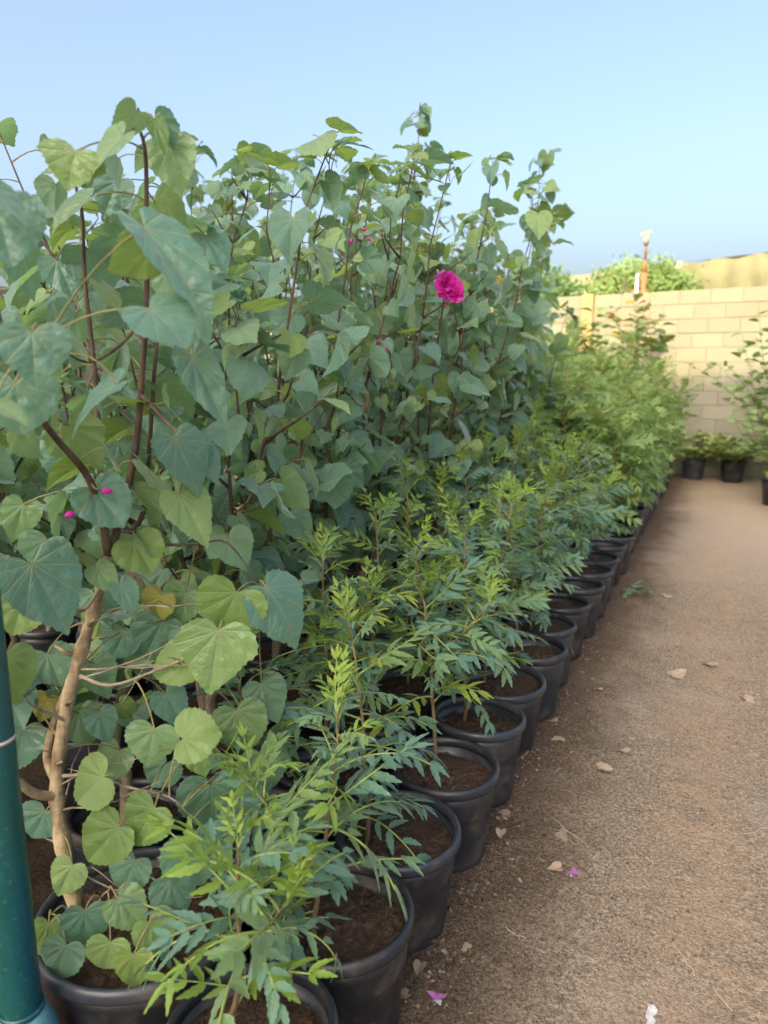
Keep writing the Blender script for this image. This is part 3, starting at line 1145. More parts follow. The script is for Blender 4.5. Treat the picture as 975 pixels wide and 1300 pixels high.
for i, (x, y, top, sh) in enumerate(row6):
    shrub(x, y, top, 370 + i, 'heart-leaved shrub past the hedge end, standing among the bright feathery plants', HEDGE, 5, (0.03, 0), 0.34, sh, sp=0.10, zmin=0.9, size=(0.08, 0.15))
    pot(x, y, POT_SH, 'pots under the hedge')
for i, (x, y, top, sh) in enumerate(row5):
    shrub(x, y, top, 350 + i, PLAIN, HEDGE, 5, (0.05, 0), 0.36, sh, sp=0.10, zmin=0.6, size=(0.10, 0.15))
    pot(x, y, POT_SH, 'pots under the hedge')

# pots packed in the gaps of the hedge, each with a low leafy offshoot
taken = [(a[0], a[1]) for a in row3 + row4 + row5]
for (x, y) in [(-1.42, 1.40), (-1.68, 1.52), (-1.66, 2.06), (-1.70, 2.60), (-1.68, 3.14), (-1.66, 3.68), (-1.78, 1.20), (-2.22, 1.58), (-2.24, 2.06), (-2.24, 2.66), (-2.22, 3.2), (-1.66, 4.24), (-2.40, 1.32), (-2.62, 1.62), (-2.85, 2.02), (-2.85, 2.42), (-3.2, 2.3), (-3.3, 2.75), (-2.8, 2.95), (-3.5, 3.2), (-1.62, 0.98), (-2.0, 1.02)]:
    if min(math.hypot(x - a, y - b) for a, b in taken) < 0.31:
        continue
    taken.append((x, y))
    pot(x, y, POT_SH, 'pots under the hedge')
    shrub(x, y, 1.0 + rng.uniform(-0.2, 0.35), int(4000 + y * 100 + x * 10), 'low young heart-leaved shrub between the tall stems of the hedge', 'low heart-leaved shrubs', 3, (0.03, 0), 0.22, None, sp=0.075, zmin=0.4, size=(0.06, 0.115))

# ------------------------------------------------------------------ the near shrub with the bare trunk
HB = at_z(112, 1190, 0.27)
hero_pos = Vector((HB.x, HB.y, 0.27))
hero = empty('heart_leaved_shrub', hero_pos)
tag(hero, 'heart-leaved shrub with a bare tan forked trunk beside the blue-green post', 'shrub', HEDGE)
pot(-1.105, 1.10, 'wide black nursery pot holding the shrub with the bare tan trunk', 'pots under the hedge', pot_big)


def hp(px, py, d):
    return at_depth(px, py, d) - hero_pos


def smooth_path(pts, n=4):
    P = [Vector(p) for p in pts]
    P = [P[0] * 2 - P[1]] + P + [P[-1] * 2 - P[-2]]
    out = []
    for k in range(1, len(P) - 2):
        for i in range(n):
            u = i / n
            a, b, c, d = P[k - 1:k + 3]
            out.append(0.5 * ((2 * b) + (c - a) * u + (2 * a - 5 * b + 4 * c - d) * u * u + (3 * b - a - 3 * c + d) * u ** 3))
    out.append(P[-2])
    return out


hd = (hero_pos - Vector((0, 0, CAM_H))).dot(Vector((-math.sin(YAW) * math.cos(PITCH), math.cos(YAW) * math.cos(PITCH), -math.sin(PITCH))))
trunk = smooth_path([Vector((0, 0, -0.03)), hp(92, 1130, hd + .01), hp(78, 1060, hd + .01), hp(72, 1000, hd), hp(78, 940, hd - .01), hp(88, 880, hd - .02),
                     hp(105, 820, hd - .03), hp(122, 768, hd - .04), hp(137, 705, hd - .06)], 4)
nT = len(trunk)
m = MB()
m.tube(trunk, [0.0180 - 0.0060 * i / (nT - 1) + 0.0016 * math.sin(i * 1.9) + 0.0018 * math.sin(i * 4.7 + 1) for i in range(nT)], 12)
for q_, dx_ in ((6, 30), (11, -26), (14, 24), (19, 28), (23, -24), (26, 22)):
    if q_ < nT:
        e_ = trunk[q_] + Vector((0.022 * (1 if dx_ > 0 else -1), -0.018, 0.016))
        m.tube([trunk[q_], e_, e_ + Vector((0.02 * (1 if dx_ > 0 else -1), -0.006, 0.012))], [0.007, 0.0042, 0.003], 6)
second = smooth_path([hp(76, 1000, hd), hp(60, 960, hd + .02), hp(75, 900, hd + .02), hp(98, 850, hd + .02), hp(110, 790, hd + .03)], 4)
m.tube(second, [0.0105 - 0.003 * i / (len(second) - 1) for i in range(len(second))], 8)
low1 = smooth_path([hp(72, 1010, hd), hp(45, 1008, hd - .05), hp(10, 985, hd - .12), hp(-40, 970, hd - .2)], 4)
m.tube(low1, [0.011 - 0.004 * i / (len(low1) - 1) for i in range(len(low1))], 8)
m.build('trunk', MAT['bark_tan'], hero)
stems_px = [
    [(137, 705, hd - .06), (128, 650, hd - .12), (108, 600, hd - .20), (70, 555, hd - .28), (35, 505, hd - .36), (10, 440, hd - .45), (-15, 350, hd - .50)],
    [(137, 705, hd - .06), (152, 660, hd - .05), (172, 570, hd - .06), (180, 480, hd - .10), (186, 380, hd - .16), (186, 280, hd - .22), (184, 190, hd - .28), (170, 150, hd - .3)],
    [(110, 790, hd + .03), (150, 700, hd + .06), (182, 650, hd + .05), (190, 560, hd + .04), (196, 470, hd + .02), (205, 380, hd + .03), (222, 250, hd + .05), (214, 185, hd + .05)],
    [(130, 650, hd - .11), (125, 560, hd - .10), (120, 470, hd - .12), (108, 360, hd - .15), (104, 270, hd - .2), (92, 225, hd - .22)],
    [(122, 470, hd - .02), (95, 390, hd + .06), (66, 325, hd + .10), (38, 262, hd + .12), (8, 190, hd + .12), (-8, 150, hd + .12)],
    [(128, 745, hd - .05), (105, 775, hd - .10), (78, 760, hd - .15), (55, 735, hd - .2)],
    [(112, 1188, hd), (120, 1165, hd - .03), (128, 1140, hd - .06), (140, 1128, hd - .07)],
    [(106, 1185, hd), (92, 1165, hd - .03), (80, 1150, hd - .05), (66, 1160, hd - .07)],
    [(112, 1188, hd), (140, 1150, hd - .03), (165, 1110, hd - .05), (200, 1120, hd - .07), (205, 1160, hd - .10)],
    [(84, 915, hd - .02), (62, 905, hd - .06), (40, 895, hd - .12), (15, 870, hd - .18)],
    [(80, 985, hd - .02), (120, 985, hd - .06), (165, 1000, hd - .09), (215, 1012, hd - .10), (245, 1040, hd - .10)],
    [(95, 855, hd - .02), (140, 870, hd - .05), (200, 850, hd - .06), (245, 830, hd - .07), (285, 795, hd - .08)],
    [(150, 665, hd - .05), (200, 690, hd - .02), (250, 690, hd + .02), (290, 690, hd + .06), (330, 745, hd + .06)],
    [(178, 500, hd - .09), (215, 540, hd - .11), (236, 560, hd - .12), (240, 620, hd - .12)],
    [(186, 330, hd - .18), (215, 345, hd - .25), (240, 420, hd - .28), (245, 455, hd - .28)],
    [(186, 400, hd - .14), (150, 440, hd - .22), (110, 460, hd - .34), (60, 430, hd - .48)],
]
stem_pts = []
for i, sp_ in enumerate(stems_px):
    P = smooth_path([hp(*q) for q in sp_], 4)
    m = MB()
    r0 = 0.0095 if i in (0, 1) else (0.0075 if i in (2, 3) else 0.0045)
    m.tube(P, [r0 * (1 - 0.72 * k / (len(P) - 1)) for k in range(len(P))], 7)
    m.build('branch', MAT['twig'] if i not in (5, 6, 7, 8, 9, 10, 11) else MAT['bark_grey'], hero)
    stem_pts += P
stem_pts += trunk[8:]


def hero_leaf(j, tip, d, seed, face=(1.0, 0.35), width=1.0, outline=HEART, fold=0.15, bend=0.35, wave=0.04, mat='heart', ddepth=0.0, jd=None):
    """a leaf whose blade joins its stalk at pixel j and points to pixel tip; face = weights (towards camera, up)"""
    J_ = at_depth(*j, d) - hero_pos
    T_ = at_depth(*tip, d + ddepth) - hero_pos
    L = (T_ - J_).length
    fwd = (T_ - J_).normalized()
    mid = (J_ + T_) / 2 + hero_pos
    tocam = (Vector((0, 0, CAM_H)) - mid).normalized()
    nrm = tocam * face[0] + Vector((0, 0, 1)) * face[1]
    nrm = (nrm - fwd * nrm.dot(fwd)).normalized()
    side = fwd.cross(nrm)
    pts, fc = blade_points(outline, seed, 30, 0.012)
    P3 = deform_blade(pts, seed, fold, bend, wave)
    tipz = deform_blade([np.array((0.0, 1.0))], seed, fold, bend, wave)[0]
    sc = L / max(0.5, tipz.y)
    m = MB()
    m.add([tuple(J_ + side * (p.x * sc * width) + fwd * (p.y * sc) + nrm * (p.z * sc)) for p in P3], fc, 0, [(float(p[0]), float(p[1])) for p in pts])
    # stalk to the nearest point of a stem that is not farther than needed
    best = min(stem_pts, key=lambda q: (q - J_).length + 0.35 * max(0, (q - J_).dot(fwd)))
    c0 = (best + J_) / 2 + Vector((0, 0, 0.02)) - fwd * 0.015
    pet = [best * (1 - u) ** 2 + c0 * 2 * u * (1 - u) + J_ * u * u for u in (0, 0.2, 0.4, 0.6, 0.8, 1)]
    m.tube(pet, [0.0024, 0.0019, 0.0017, 0.0016, 0.0016, 0.0018], 5, 1, cap=False)
    return m.build('leaf', [MAT[mat], MAT['petiole']], hero)


HL = [
    ((278, 800), (264, 884), hd - .10, dict(face=(1, .5), outline=LOBED, wave=.05, width=1.05)),
    ((300, 752), (272, 812), hd - .02, dict(face=(1, -.2), outline=ROUND, mat='heart_young', width=1.25)),
    ((245, 836), (182, 852), hd - .04, dict(face=(.7, .4), outline=ROUND, mat='heart_young', width=1.0)),
    ((338, 746), (392, 812), hd + .02, dict(face=(.35, 1.0), outline=LOBED, bend=.7, fold=-.1)),
    ((290, 682), (316, 724), hd + .10, dict(face=(.6, .8), width=1.2)),
    ((40, 716), (88, 806), hd - .22, dict(face=(1, .6), outline=HEART, wave=.06)),
    ((60, 685), (48, 728), hd - .16, dict(face=(1, .3), outline=ROUND, width=1.3)),
    ((8, 832), (22, 898), hd - .26, dict(face=(1, .6), outline=HEART, mat='heart_young')),
    ((119, 622), (163, 672), hd - .16, dict(face=(1, .5), outline=ROUND)),
    ((170, 688), (196, 732), hd - .06, dict(face=(1, .2), outline=ROUND, width=1.2, mat='heart_young', fold=.4)),
    ((222, 556), (258, 628), hd - .14, dict(face=(.5, 1.0), width=.9)),
    ((228, 628), (268, 694), hd - .13, dict(face=(.5, 1.0), width=.9)),
    ((250, 572), (280, 612), hd - .10, dict(face=(.4, 1.0))),
    ((122, 722), (150, 752), hd - .10, dict(face=(.8, .6))),
    ((152, 742), (176, 786), hd - .09, dict(face=(.3, 1.0), width=.7)),
    ((232, 938), (286, 930), hd - .12, dict(face=(1, .5), outline=ROUND, width=1.2, mat='heart_young')),
    ((196, 925), (184, 976), hd - .08, dict(face=(1, .4), outline=HEART, width=1.25)),
    ((132, 986), (84, 1012), hd - .12, dict(face=(1, .3), outline=ROUND, width=1.15, mat='heart_young')),
    ((196, 1026), (164, 1078), hd - .14, dict(face=(1, .45), outline=HEART, width=1.1, mat='heart_young')),
    ((151, 1050), (103, 1100), hd - .14, dict(face=(1, .3), outline=ROUND, width=1.0, mat='heart_young', fold=.25)),
    ((244, 1066), (262, 1134), hd - .14, dict(face=(1, .5), outline=ROUND, width=1.15, fold=.3)),
    ((108, 1156), (108, 1216), hd - .10, dict(face=(1, .3), outline=HEART, width=1.05)),
    ((150, 1142), (188, 1182), hd - .10, dict(face=(.9, .3), outline=HEART)),
    ((140, 1196), (130, 1240), hd - .14, dict(face=(1, .3), outline=ROUND, width=1.1)),
    ((62, 1172), (60, 1232), hd - .10, dict(face=(.5, -.2), outline=HEART, mat='heart_young', width=.8)),
    ((58, 1030), (38, 1070), hd + .02, dict(face=(1, .2), outline=ROUND, width=1.2)),
    ((268, 995), (268, 1062), hd + .05, dict(face=(1, .3), outline=ROUND, width=1.1)),
    ((250, 955), (262, 988), hd + .02, dict(face=(1, .3))),
    ((212, 968), (190, 1005), hd + .05, dict(face=(1, .2), outline=ROUND)),
    ((126, 905), (140, 945), hd + .04, dict(face=(1, .3))),
    ((172, 1092), (150, 1140), hd - .06, dict(face=(1, .4), outline=ROUND)),
    ((216, 1118), (232, 1172), hd - .08, dict(face=(.9, .5), outline=HEART)),
    ((92, 1098), (70, 1142), hd - .04, dict(face=(1, .3), outline=HEART)),
    ((190, 1170), (214, 1216), hd - .12, dict(face=(.8, .7), outline=ROUND)),
    ((84, 1200), (66, 1250), hd - .14, dict(face=(.9, .5), outline=ROUND)),
    ((170, 1212), (168, 1262), hd - .16, dict(face=(.9, .5), outline=HEART, mat='heart_young')),
    ((300, 1010), (316, 1066), hd + .04, dict(face=(.9, .4), outline=HEART)),
    ((330, 955), (352, 1005), hd + .10, dict(face=(.8, .6), outline=ROUND)),
    ((210, 880), (236, 925), hd + .04, dict(face=(.8, .6), outline=HEART)),
    ((60, 830), (80, 876), hd + .06, dict(face=(.8, .5), outline=ROUND)),
    ((100, 905), (118, 950), hd + .08, dict(face=(1, .3), outline=ROUND)),
    ((30, 925), (16, 985), hd + .03, dict(face=(1, .4), outline=HEART)),
    ((152, 952), (128, 998), hd + .10, dict(face=(.9, .4), outline=HEART)),
    ((300, 902), (316, 962), hd + .14, dict(face=(1, .3), outline=ROUND)),
    ((332, 868), (356, 920), hd + .18, dict(face=(.8, .6), outline=HEART)),
    ((206, 788), (178, 846), hd + .12, dict(face=(.9, .3), outline=LOBED)),
    ((118, 842), (140, 888), hd + .06, dict(face=(.8, .4), outline=HEART)),
    ((30, 762), (12, 815), hd - .05, dict(face=(1, .2), outline=ROUND)),
    ((236, 752), (212, 800), hd + .14, dict(face=(.8, .4), outline=HEART)),
    ((160, 800), (138, 842), hd + .12, dict(face=(1, .2), outline=ROUND)),
    ((206, 756), (186, 792), hd + .10, dict(face=(.8, .5), mat='heart_yellow', wave=.1, bend=.9)),
    ((60, 885), (48, 920), hd + .10, dict(face=(.8, .5), mat='heart_yellow')),
    ((30, 640), (14, 690), hd - .10, dict(face=(1, .2), outline=HEART)),
    ((86, 560), (60, 612), hd + .05, dict(face=(.9, .5), outline=ROUND)),
    ((150, 560), (172, 612), hd + .08, dict(face=(.9, .3), outline=HEART)),
    ((72, 330), (96, 380), hd - .10, dict(face=(.7, .7), outline=HEART)),
    ((150, 230), (128, 276), hd - .05, dict(face=(.7, .6), outline=HEART)),
    ((262, 300), (290, 345), hd + .05, dict(face=(.6, .8), outline=HEART)),
    # upper leaves, nearer to the camera
    ((96, 192), (82, 238), hd - .42, dict(face=(.8, .8), outline=LOBED, width=1.5, wave=.07)),
    ((156, 172), (100, 226), hd - .42, dict(face=(.55, 1.0), outline=HEART, width=.75)),
    ((172, 142), (140, 178), hd - .38, dict(face=(.6, -.5), width=.9)),
    ((196, 152), (212, 196), hd - .30, dict(face=(.7, .5), mat='heart_young', width=.6)),
    ((213, 184), (230, 246), hd - .24, dict(face=(.8, .2), width=1.0)),
    ((183, 288), (288, 398), hd - .50, dict(face=(.45, 1.0), width=.52, bend=.5)),
    ((190, 316), (136, 350), hd - .44, dict(face=(.8, -.4), mat='heart_young', width=1.0)),
    ((190, 392), (248, 438), hd - .52, dict(face=(.5, 1.0), width=1.3, outline=ROUND)),
    ((212, 340), (252, 384), hd - .42, dict(face=(.9, -.3), width=1.0)),
    ((40, 422), (46, 492), hd - .62, dict(face=(.8, .9), width=1.35, outline=HEART)),
    ((-5, 262), (18, 345), hd - .60, dict(face=(.8, .2), width=1.15, outline=ROUND)),
    ((-12, 238), (38, 284), hd - .66, dict(face=(.4, 1.0), width=.8)),
    ((244, 452), (290, 545), hd - .40, dict(face=(.8, .25), width=.55)),
    ((148, 488), (72, 541), hd - .40, dict(face=(.5, 1.0), width=.7, bend=.6)),
    ((112, 252), (56, 286), hd - .30, dict(face=(.5, 1.0), width=.8)),
    ((20, 485), (28, 560), hd - .55, dict(face=(.8, .1), width=1.2, outline=ROUND)),
    ((-8, 512), (38, 535), hd - .62, dict(face=(.3, 1.0), width=.9)),
    ((60, 640), (112, 652), hd - .12, dict(face=(.5, 1.0), width=.8)),
    ((240, 400), (262, 452), hd - .30, dict(face=(.7, .6), width=.8)),
    ((258, 470), (290, 500), hd - .22, dict(face=(.4, 1.0), width=.9)),
]
for i, (j, tp, d, kw) in enumerate(HL):
    hero_leaf(j, tp, d, 500 + i, **kw)
# thin dry twigs tangled low in the shrub
tr_ = random.Random(78)
for i in range(12):
    a_ = trunk[tr_.randrange(6, nT - 4)]
    ang_ = tr_.uniform(-0.4, 3.3)
    P = curve_path(a_, Vector((math.cos(ang_), math.sin(ang_), tr_.uniform(-0.1, 0.7))), tr_.uniform(0.15, 0.42), tr_, 7, 0.05, 0.16)
    m = MB()
    m.tube(P, [0.0026 * (1 - 0.1 * k) for k in range(8)], 5)
    for b_ in range(2):
        q_ = P[tr_.randrange(2, 6)]
        m.tube(curve_path(q_, Vector((tr_.gauss(0, 1), tr_.gauss(0, 1), tr_.gauss(0.2, .6))), tr_.uniform(.05, .14), tr_, 4, 0.0, 0.15), 0.0012, 4)
    m.build('twig', MAT['bark_grey'], hero)
hr = random.Random(77)
kk = 0
for i in (0, 1, 2, 3, 4):
    P = smooth_path([hp(*q) for q in stems_px[i]], 4)
    for p, td, u in sample_path(P, 0.050):
        kk += 1
        if p.z < 0.55 and hr.random() < 0.5:
            continue
        # keep these leaves on the far side so that the nearer ones stay clear
        put_leaf(hero, Vector((0, 0, 0)), p, td, kk, hr, hr.uniform(0.07, 0.12) * (0.7 if u > .93 else 1), hr.random() < 0.12, bias=Vector((-0.35, 0.75, 0)))
for px, py in ((112, 622), (106, 648)):
    q_ = hp(px, py, hd - .2)
    buds(hero, Vector((0, 0, 0)), q_, hr, 1, start=min(stem_pts, key=lambda a: (a - q_).length))

# ------------------------------------------------------------------ the open flower
fp = FLOWER_P
fl = fp - flower_shrub.location
fr = random.Random(9)
near = Vector((fl.x - 0.10, fl.y + 0.12, fl.z - 0.34))
m = MB()
axis = Vector((0.45, -0.75, 0.45)).normalized()
m.tube(smooth_path([Vector((0.06, -0.02, near.z - 0.45)), near, fl - axis * 0.06, fl - axis * 0.02], 5), 0.0042, 6)
flower = None
m.build('branch', MAT['twig'], flower_shrub)
m = MB()
m.tube([fl - axis * 0.03, fl - axis * 0.012, fl + axis * 0.004], [0.005, 0.014, 0.018], 8)
flower = m.build('flower', MAT['twig_green'], flower_shrub)
flower['label'] = 'open ruffled magenta flower'
ua = axis.orthogonal().normalized()
ub = axis.cross(ua)
FO = [Vector((0, 0, 0)), Vector((0, 0, 0)), Vector((-.006, 0, .006)), Vector((-.008, 0, .008)), Vector((.034, -.012, -.036)), Vector((.036, -.014, -.038))]
for ring, (n_, tilt, L, W) in enumerate([(7, R(72), 0.062, 0.056), (7, R(50), 0.058, 0.050), (6, R(30), 0.048, 0.044), (5, R(12), 0.036, 0.036), (6, R(52), 0.046, 0.040), (4, R(20), 0.038, 0.034)]):
    for k in range(n_):
        an = 2 * math.pi * k / n_ + ring * 0.4 + fr.uniform(-.3, .3)
        lob = fr.uniform(0.75, 1.2)
        fc_ = fl + FO[ring]
        rad = ua * math.cos(an) + ub * math.sin(an)
        tl = tilt + fr.uniform(-.28, .28)
        fw = axis * math.cos(tl) + rad * math.sin(tl)
        nn = axis * math.sin(tl) - rad * math.cos(tl)
        sd = fw.cross(nn)
        vs_, fs, uv = [], [], []
        NU, NVV = 6, 6
        ph = fr.uniform(0, 6.28)
        for a_ in range(NU + 1):
            u = a_ / NU
            for b_ in range(NVV + 1):
                v = b_ / NVV * 2 - 1
                wv = W * (0.25 + 0.75 * math.sin(min(1, u * 1.15) * math.pi * 0.62)) * 0.62
                ln = L * u * (1 - 0.18 * v * v) + 0.004 * math.sin(v * 9 + ph) * u
                bump_ = 0.010 * u * u * math.sin(v * 6.5 + ph) + 0.012 * v * v * u - 0.010 * u * u * (ring < 2)
                vs_.append(tuple(fc_ + fw * ln * lob + sd * (wv * v) + nn * bump_))
                uv.append((v * 0.3, u))
        for a_ in range(NU):
            for b_ in range(NVV):
                q = a_ * (NVV + 1) + b_
                fs.append((q, q + 1, q + NVV + 2, q + NVV + 1))
        m = MB()
        m.add(vs_, fs, 0, uv)
        m.build('petal', MAT['petal'], flower)
buds(flower_shrub, Vector((0, 0, 0)), at_y(571, 392, 2.95) - flower_shrub.location, fr, 2, start=fl - axis * 0.055)

# ------------------------------------------------------------------ feathery saplings
SAP = 'feathery-leaved saplings in rows of pots'


def sapling(x, y, top, seed, label, stems=1, size=(0.19, 0.27), low=False, nleaf=30, spread=0.0, zlow=0.42, bias=Vector((0.10, -0.15, 0)), young=0.25, dy=0.0, z0=0.245):
    r_ = random.Random(seed)
    base = Vector((x, y, z0))
    root = empty('feathery_sapling', base)
    tag(root, label, 'sapling', SAP)
    k = r_.randrange(40)
    crown = MB() if low else None
    m = MB()
    jobs = []
    main = []
    ex, ey = r_.gauss(0, 0.05) + spread, r_.gauss(0, 0.05) + dy
    for i in range(9):
        u = i / 8
        main.append(Vector((ex * u * u + r_.gauss(0, 0.006), ey * u * u + r_.gauss(0, 0.006), -0.03 + (top - z0 - 0.02) * u)))
    m.tube(main, [0.0075 * (1 - 0.62 * i / 8) for i in range(9)], 6)
    paths = [(main, nleaf)]
    for s in range(stems - 1):
        i = r_.randrange(2, 5)
        a_ = r_.uniform(0, 6.28)
        L = (main[-1].z - main[i].z) * r_.uniform(0.6, 0.9)
        tw = curve_path(main[i], Vector((math.cos(a_) * 0.7 + 0.2, math.sin(a_) * 0.7, 1.0)), L, r_, 7, 0.5, 0.08)
        m.tube(tw, [0.0045 * (1 - 0.5 * q / 7) for q in range(8)], 5)
        paths.append((tw, int(nleaf * 0.5)))
    m.build('stem', MAT['neem_stem'], root)
    for P, n in paths:
        L = sum((P[i + 1] - P[i]).length for i in range(len(P) - 1))
        ss = sample_path(P, L / (n * 1.35))
        for p, td, u in ss:
            wz = p.z + z0
            if wz < zlow and r_.random() < 0.8:
                continue
            k += 1
            az = k * 2.39996 + r_.uniform(-0.3, 0.3)
            out = Vector((math.cos(az), math.sin(az), 0)) + bias * r_.uniform(0, 1.3)
            out = (out.normalized() if out.length > 0.1 else Vector((1, 0, 0)))
            f = max(0.0, (u - 0.5) / 0.5)
            el = r_.uniform(-0.1, 0.5) + 0.55 * f
            d = Vector((out.x * math.cos(el), out.y * math.cos(el), math.sin(el)))
            yng = r_.random() < (young * 0.35 + young * 2.2 * f * f)
            sz = r_.uniform(*size) * (1 - 0.45 * f * f)
            if low:
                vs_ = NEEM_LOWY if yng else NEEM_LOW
            else:
                vs_ = NEEM_Y if yng else NEEM_V
            link('leaf', vs_[r_.randrange(len(vs_))], root, mat4=leaf_matrix(p, d, sz, r_.gauss(0, 0.5)))
        for e in range(4):
            az = r_.uniform(0, 6.28)
            d = Vector((math.cos(az) * .6, math.sin(az) * .6, 0.8))
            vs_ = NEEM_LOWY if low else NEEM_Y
            link('leaf', vs_[r_.randrange(len(vs_))], root, mat4=leaf_matrix(P[-1], d, r_.uniform(.07, .12), r_.gauss(0, 0.3)))
    return root


EDGE = 'feathery-leaved sapling in the front row of pots along the path edge'
BACK = 'feathery-leaved sapling in the second row of pots between the front row and the hedge'
POT1 = 'black nursery pot in the front row standing at the path edge'
POT2 = 'black nursery pot in the second row behind the path-edge pots'
y = 0.60
i = 0
while y < 9.9:
    x = -0.705 + rng.uniform(-0.015, 0.015)
    pot(x, y, 'black path-edge nursery pot, %s of its row counted from the blue-green post' % ORD[i], 'pots along the path edge')
    if y < 5.2:
        top = [0.50, 0.70, 0.80, 0.90, 0.98, 1.00, 1.02, 1.0, 1.02, 1.05, 1.05, 1.08, 1.08, 1.1][min(i, 13)] + rng.uniform(-.03, .03)
        sx, sy = (rng.uniform(-.08, -.03) if i else 0.07), rng.uniform(-.05, .05)
        sapling(x + sx, y + sy, top, 700 + i, 'feathery-leaved sapling in the %s path-edge pot counted from the blue-green post' % ORD[i], 1 + (i % 3 > 0), size=(0.12, 0.23) if i > 1 else (0.15, 0.24), nleaf=27 if i > 1 else (9, 18)[i], zlow=0.45 if i > 1 else 0.36, young=0.25 if i > 1 else 0.4,
                spread=(-0.05 if i < 6 else 0.02) if i > 1 else 0.05, bias=Vector((0.10, -0.15, 0)) if i < 6 else Vector((0.4, -0.1, 0)))
    y += 0.355 + rng.uniform(-0.008, 0.008)
    i += 1
y = 1.50
i = 0
while y < 5.4:
    x = -1.05 + rng.uniform(-0.015, 0.015)
    pot(x, y, 'black pot behind the path-edge row, %s of its row from the bare tan trunk' % ORD[i], 'second row of pots')
    top = [0.85, 0.98, 1.08, 1.12, 1.12, 1.15, 1.15, 1.15, 1.18, 1.2, 1.2, 1.2][min(i, 11)] + rng.uniform(-.04, .04)
    sapling(x, y, top, 740 + i, 'feathery-leaved sapling behind the path-edge row, %s from the bare tan trunk' % ORD[i], 1 + (i % 2), size=(0.12, 0.23), nleaf=26, zlow=0.45, young=0.32, bias=Vector((0.25, -0.3, 0)))
    y += 0.358 + rng.uniform(-0.01, 0.01)
    i += 1

# farther saplings, taller and brighter: four kinds built once and copied with their parts
FAR = 'bright green feathery plant in the far half of the rows near the block wall'
protos = []
for k in range(4):
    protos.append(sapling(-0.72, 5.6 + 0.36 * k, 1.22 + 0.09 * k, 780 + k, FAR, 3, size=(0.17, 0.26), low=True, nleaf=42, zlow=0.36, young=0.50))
fi = 0
FROW = {-0.72: 'path-edge row', -1.08: 'row just behind the path-edge row', -1.45: 'third row from the path', -1.82: 'fourth row from the path', -2.2: 'innermost row'}
for X, y0, y1, zt in ((-0.72, 5.6, 9.9, 1.0), (-1.08, 5.75, 10.3, 1.1), (-1.45, 6.1, 10.3, 1.18), (-1.82, 6.2, 10.3, 1.25), (-2.2, 6.2, 10.3, 1.25)):
    y = y0
    while y < y1:
        if fi >= 4 and min(math.hypot(X - a[0], y - a[1]) for a in row6) < 0.3:
            y += 0.40
            continue
        if fi < 4:
            o = protos[fi]
        else:
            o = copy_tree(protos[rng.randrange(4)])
            o.rotation_euler = (0, 0, rng.uniform(0, 6.28))
        o.location = (X + rng.uniform(-.03, .03), y, 0.245)
        tag(o, 'bright green feathery plant near the block wall, in the ' + FROW[X], 'sapling', SAP)
        s = zt * rng.uniform(0.90, 1.10) * (1.08 if y > 8.4 and X < -1 else 1.0)
        o.scale = (s, s, s)
        if X < -0.8:
            pot(X, y, 'black nursery pot in the inner rows of the far half near the block wall', 'pots in the far half')
        y += 0.40
        fi += 1


# ------------------------------------------------------------------ small-leaved plants by the wall and on the right
def oval_mesh(name, mat, w=0.55, low=True):
    m = MB()
    leaflet(m, Vector((0, 0.12, 0)), Vector((0, 1, 0)), Vector((0, 0, 1)), 1.0, w, 5, falc=0.0, serr=False, low=False)
    m.tube([Vector((0, 0, 0)), Vector((0, 0.14, 0.01))], 0.02, 4, 1, cap=False)
    return m.mesh(name, [mat, MAT['rachis']])


OV_S, OV_V, OV_R = oval_mesh('leaf', MAT['small'], 0.6), oval_mesh('leaf', MAT['variegated'], 0.75), oval_mesh('leaf', MAT['rosy'], 0.6)


def bushy(name, x, y, z0, top, seed, label, cat, group, mesh, nstem=7, spread=0.28, size=(0.05, 0.08), sp=0.035, start=0.1, up=0.6, mesh2=None, f2=0.0):
    r_ = random.Random(seed)
    root = empty(name, (x, y, z0))
    tag(root, label, cat, group)
    k = 0
    H = top - z0
    for s in range(nstem):
        az = 2 * math.pi * s / nstem + r_.uniform(-.3, .3)
        d = Vector((math.cos(az) * (1 - up) * 1.2, math.sin(az) * (1 - up) * 1.2, up))
        L = H * r_.uniform(0.7, 1.0) / max(0.35, up / d.length)
        P = curve_path(Vector((0, 0, -0.03)), d, min(L, H * 1.6), r_, 9, 0.15, 0.12)
        zm = max(p.z for p in P)
        if zm > H:
            P = [Vector((p.x, p.y, p.z * H / zm)) for p in P]
        m = MB()
        m.tube(P, [0.006 * (1 - 0.7 * q / 9) for q in range(10)], 5)
        runs = [P]
        for b_ in range(3):
            q = r_.randrange(3, 9)
            aa = r_.uniform(0, 6.28)
            tw = curve_path(P[q], Vector((math.cos(aa), math.sin(aa), 0.5)), spread * r_.uniform(.4, .9), r_, 4, 0.2)
            m.tube(tw, 0.0022, 4)
            runs.append(tw)
        m.build('branch', MAT['twig'], root)
        for Q in runs:
            for p, td, u in sample_path(Q, sp):
                if p.z < start * H:
                    continue
                k += 1
                a2 = k * 2.4 + r_.uniform(-.4, .4)
                dd = Vector((math.cos(a2), math.sin(a2), r_.uniform(-.3, .7)))
                me_ = mesh2 if (mesh2 and r_.random() < f2) else mesh
                if k <= 295:
                    link('leaf', me_, root, mat4=leaf_matrix(p, dd, r_.uniform(*size), r_.gauss(0, .5)))
    return root


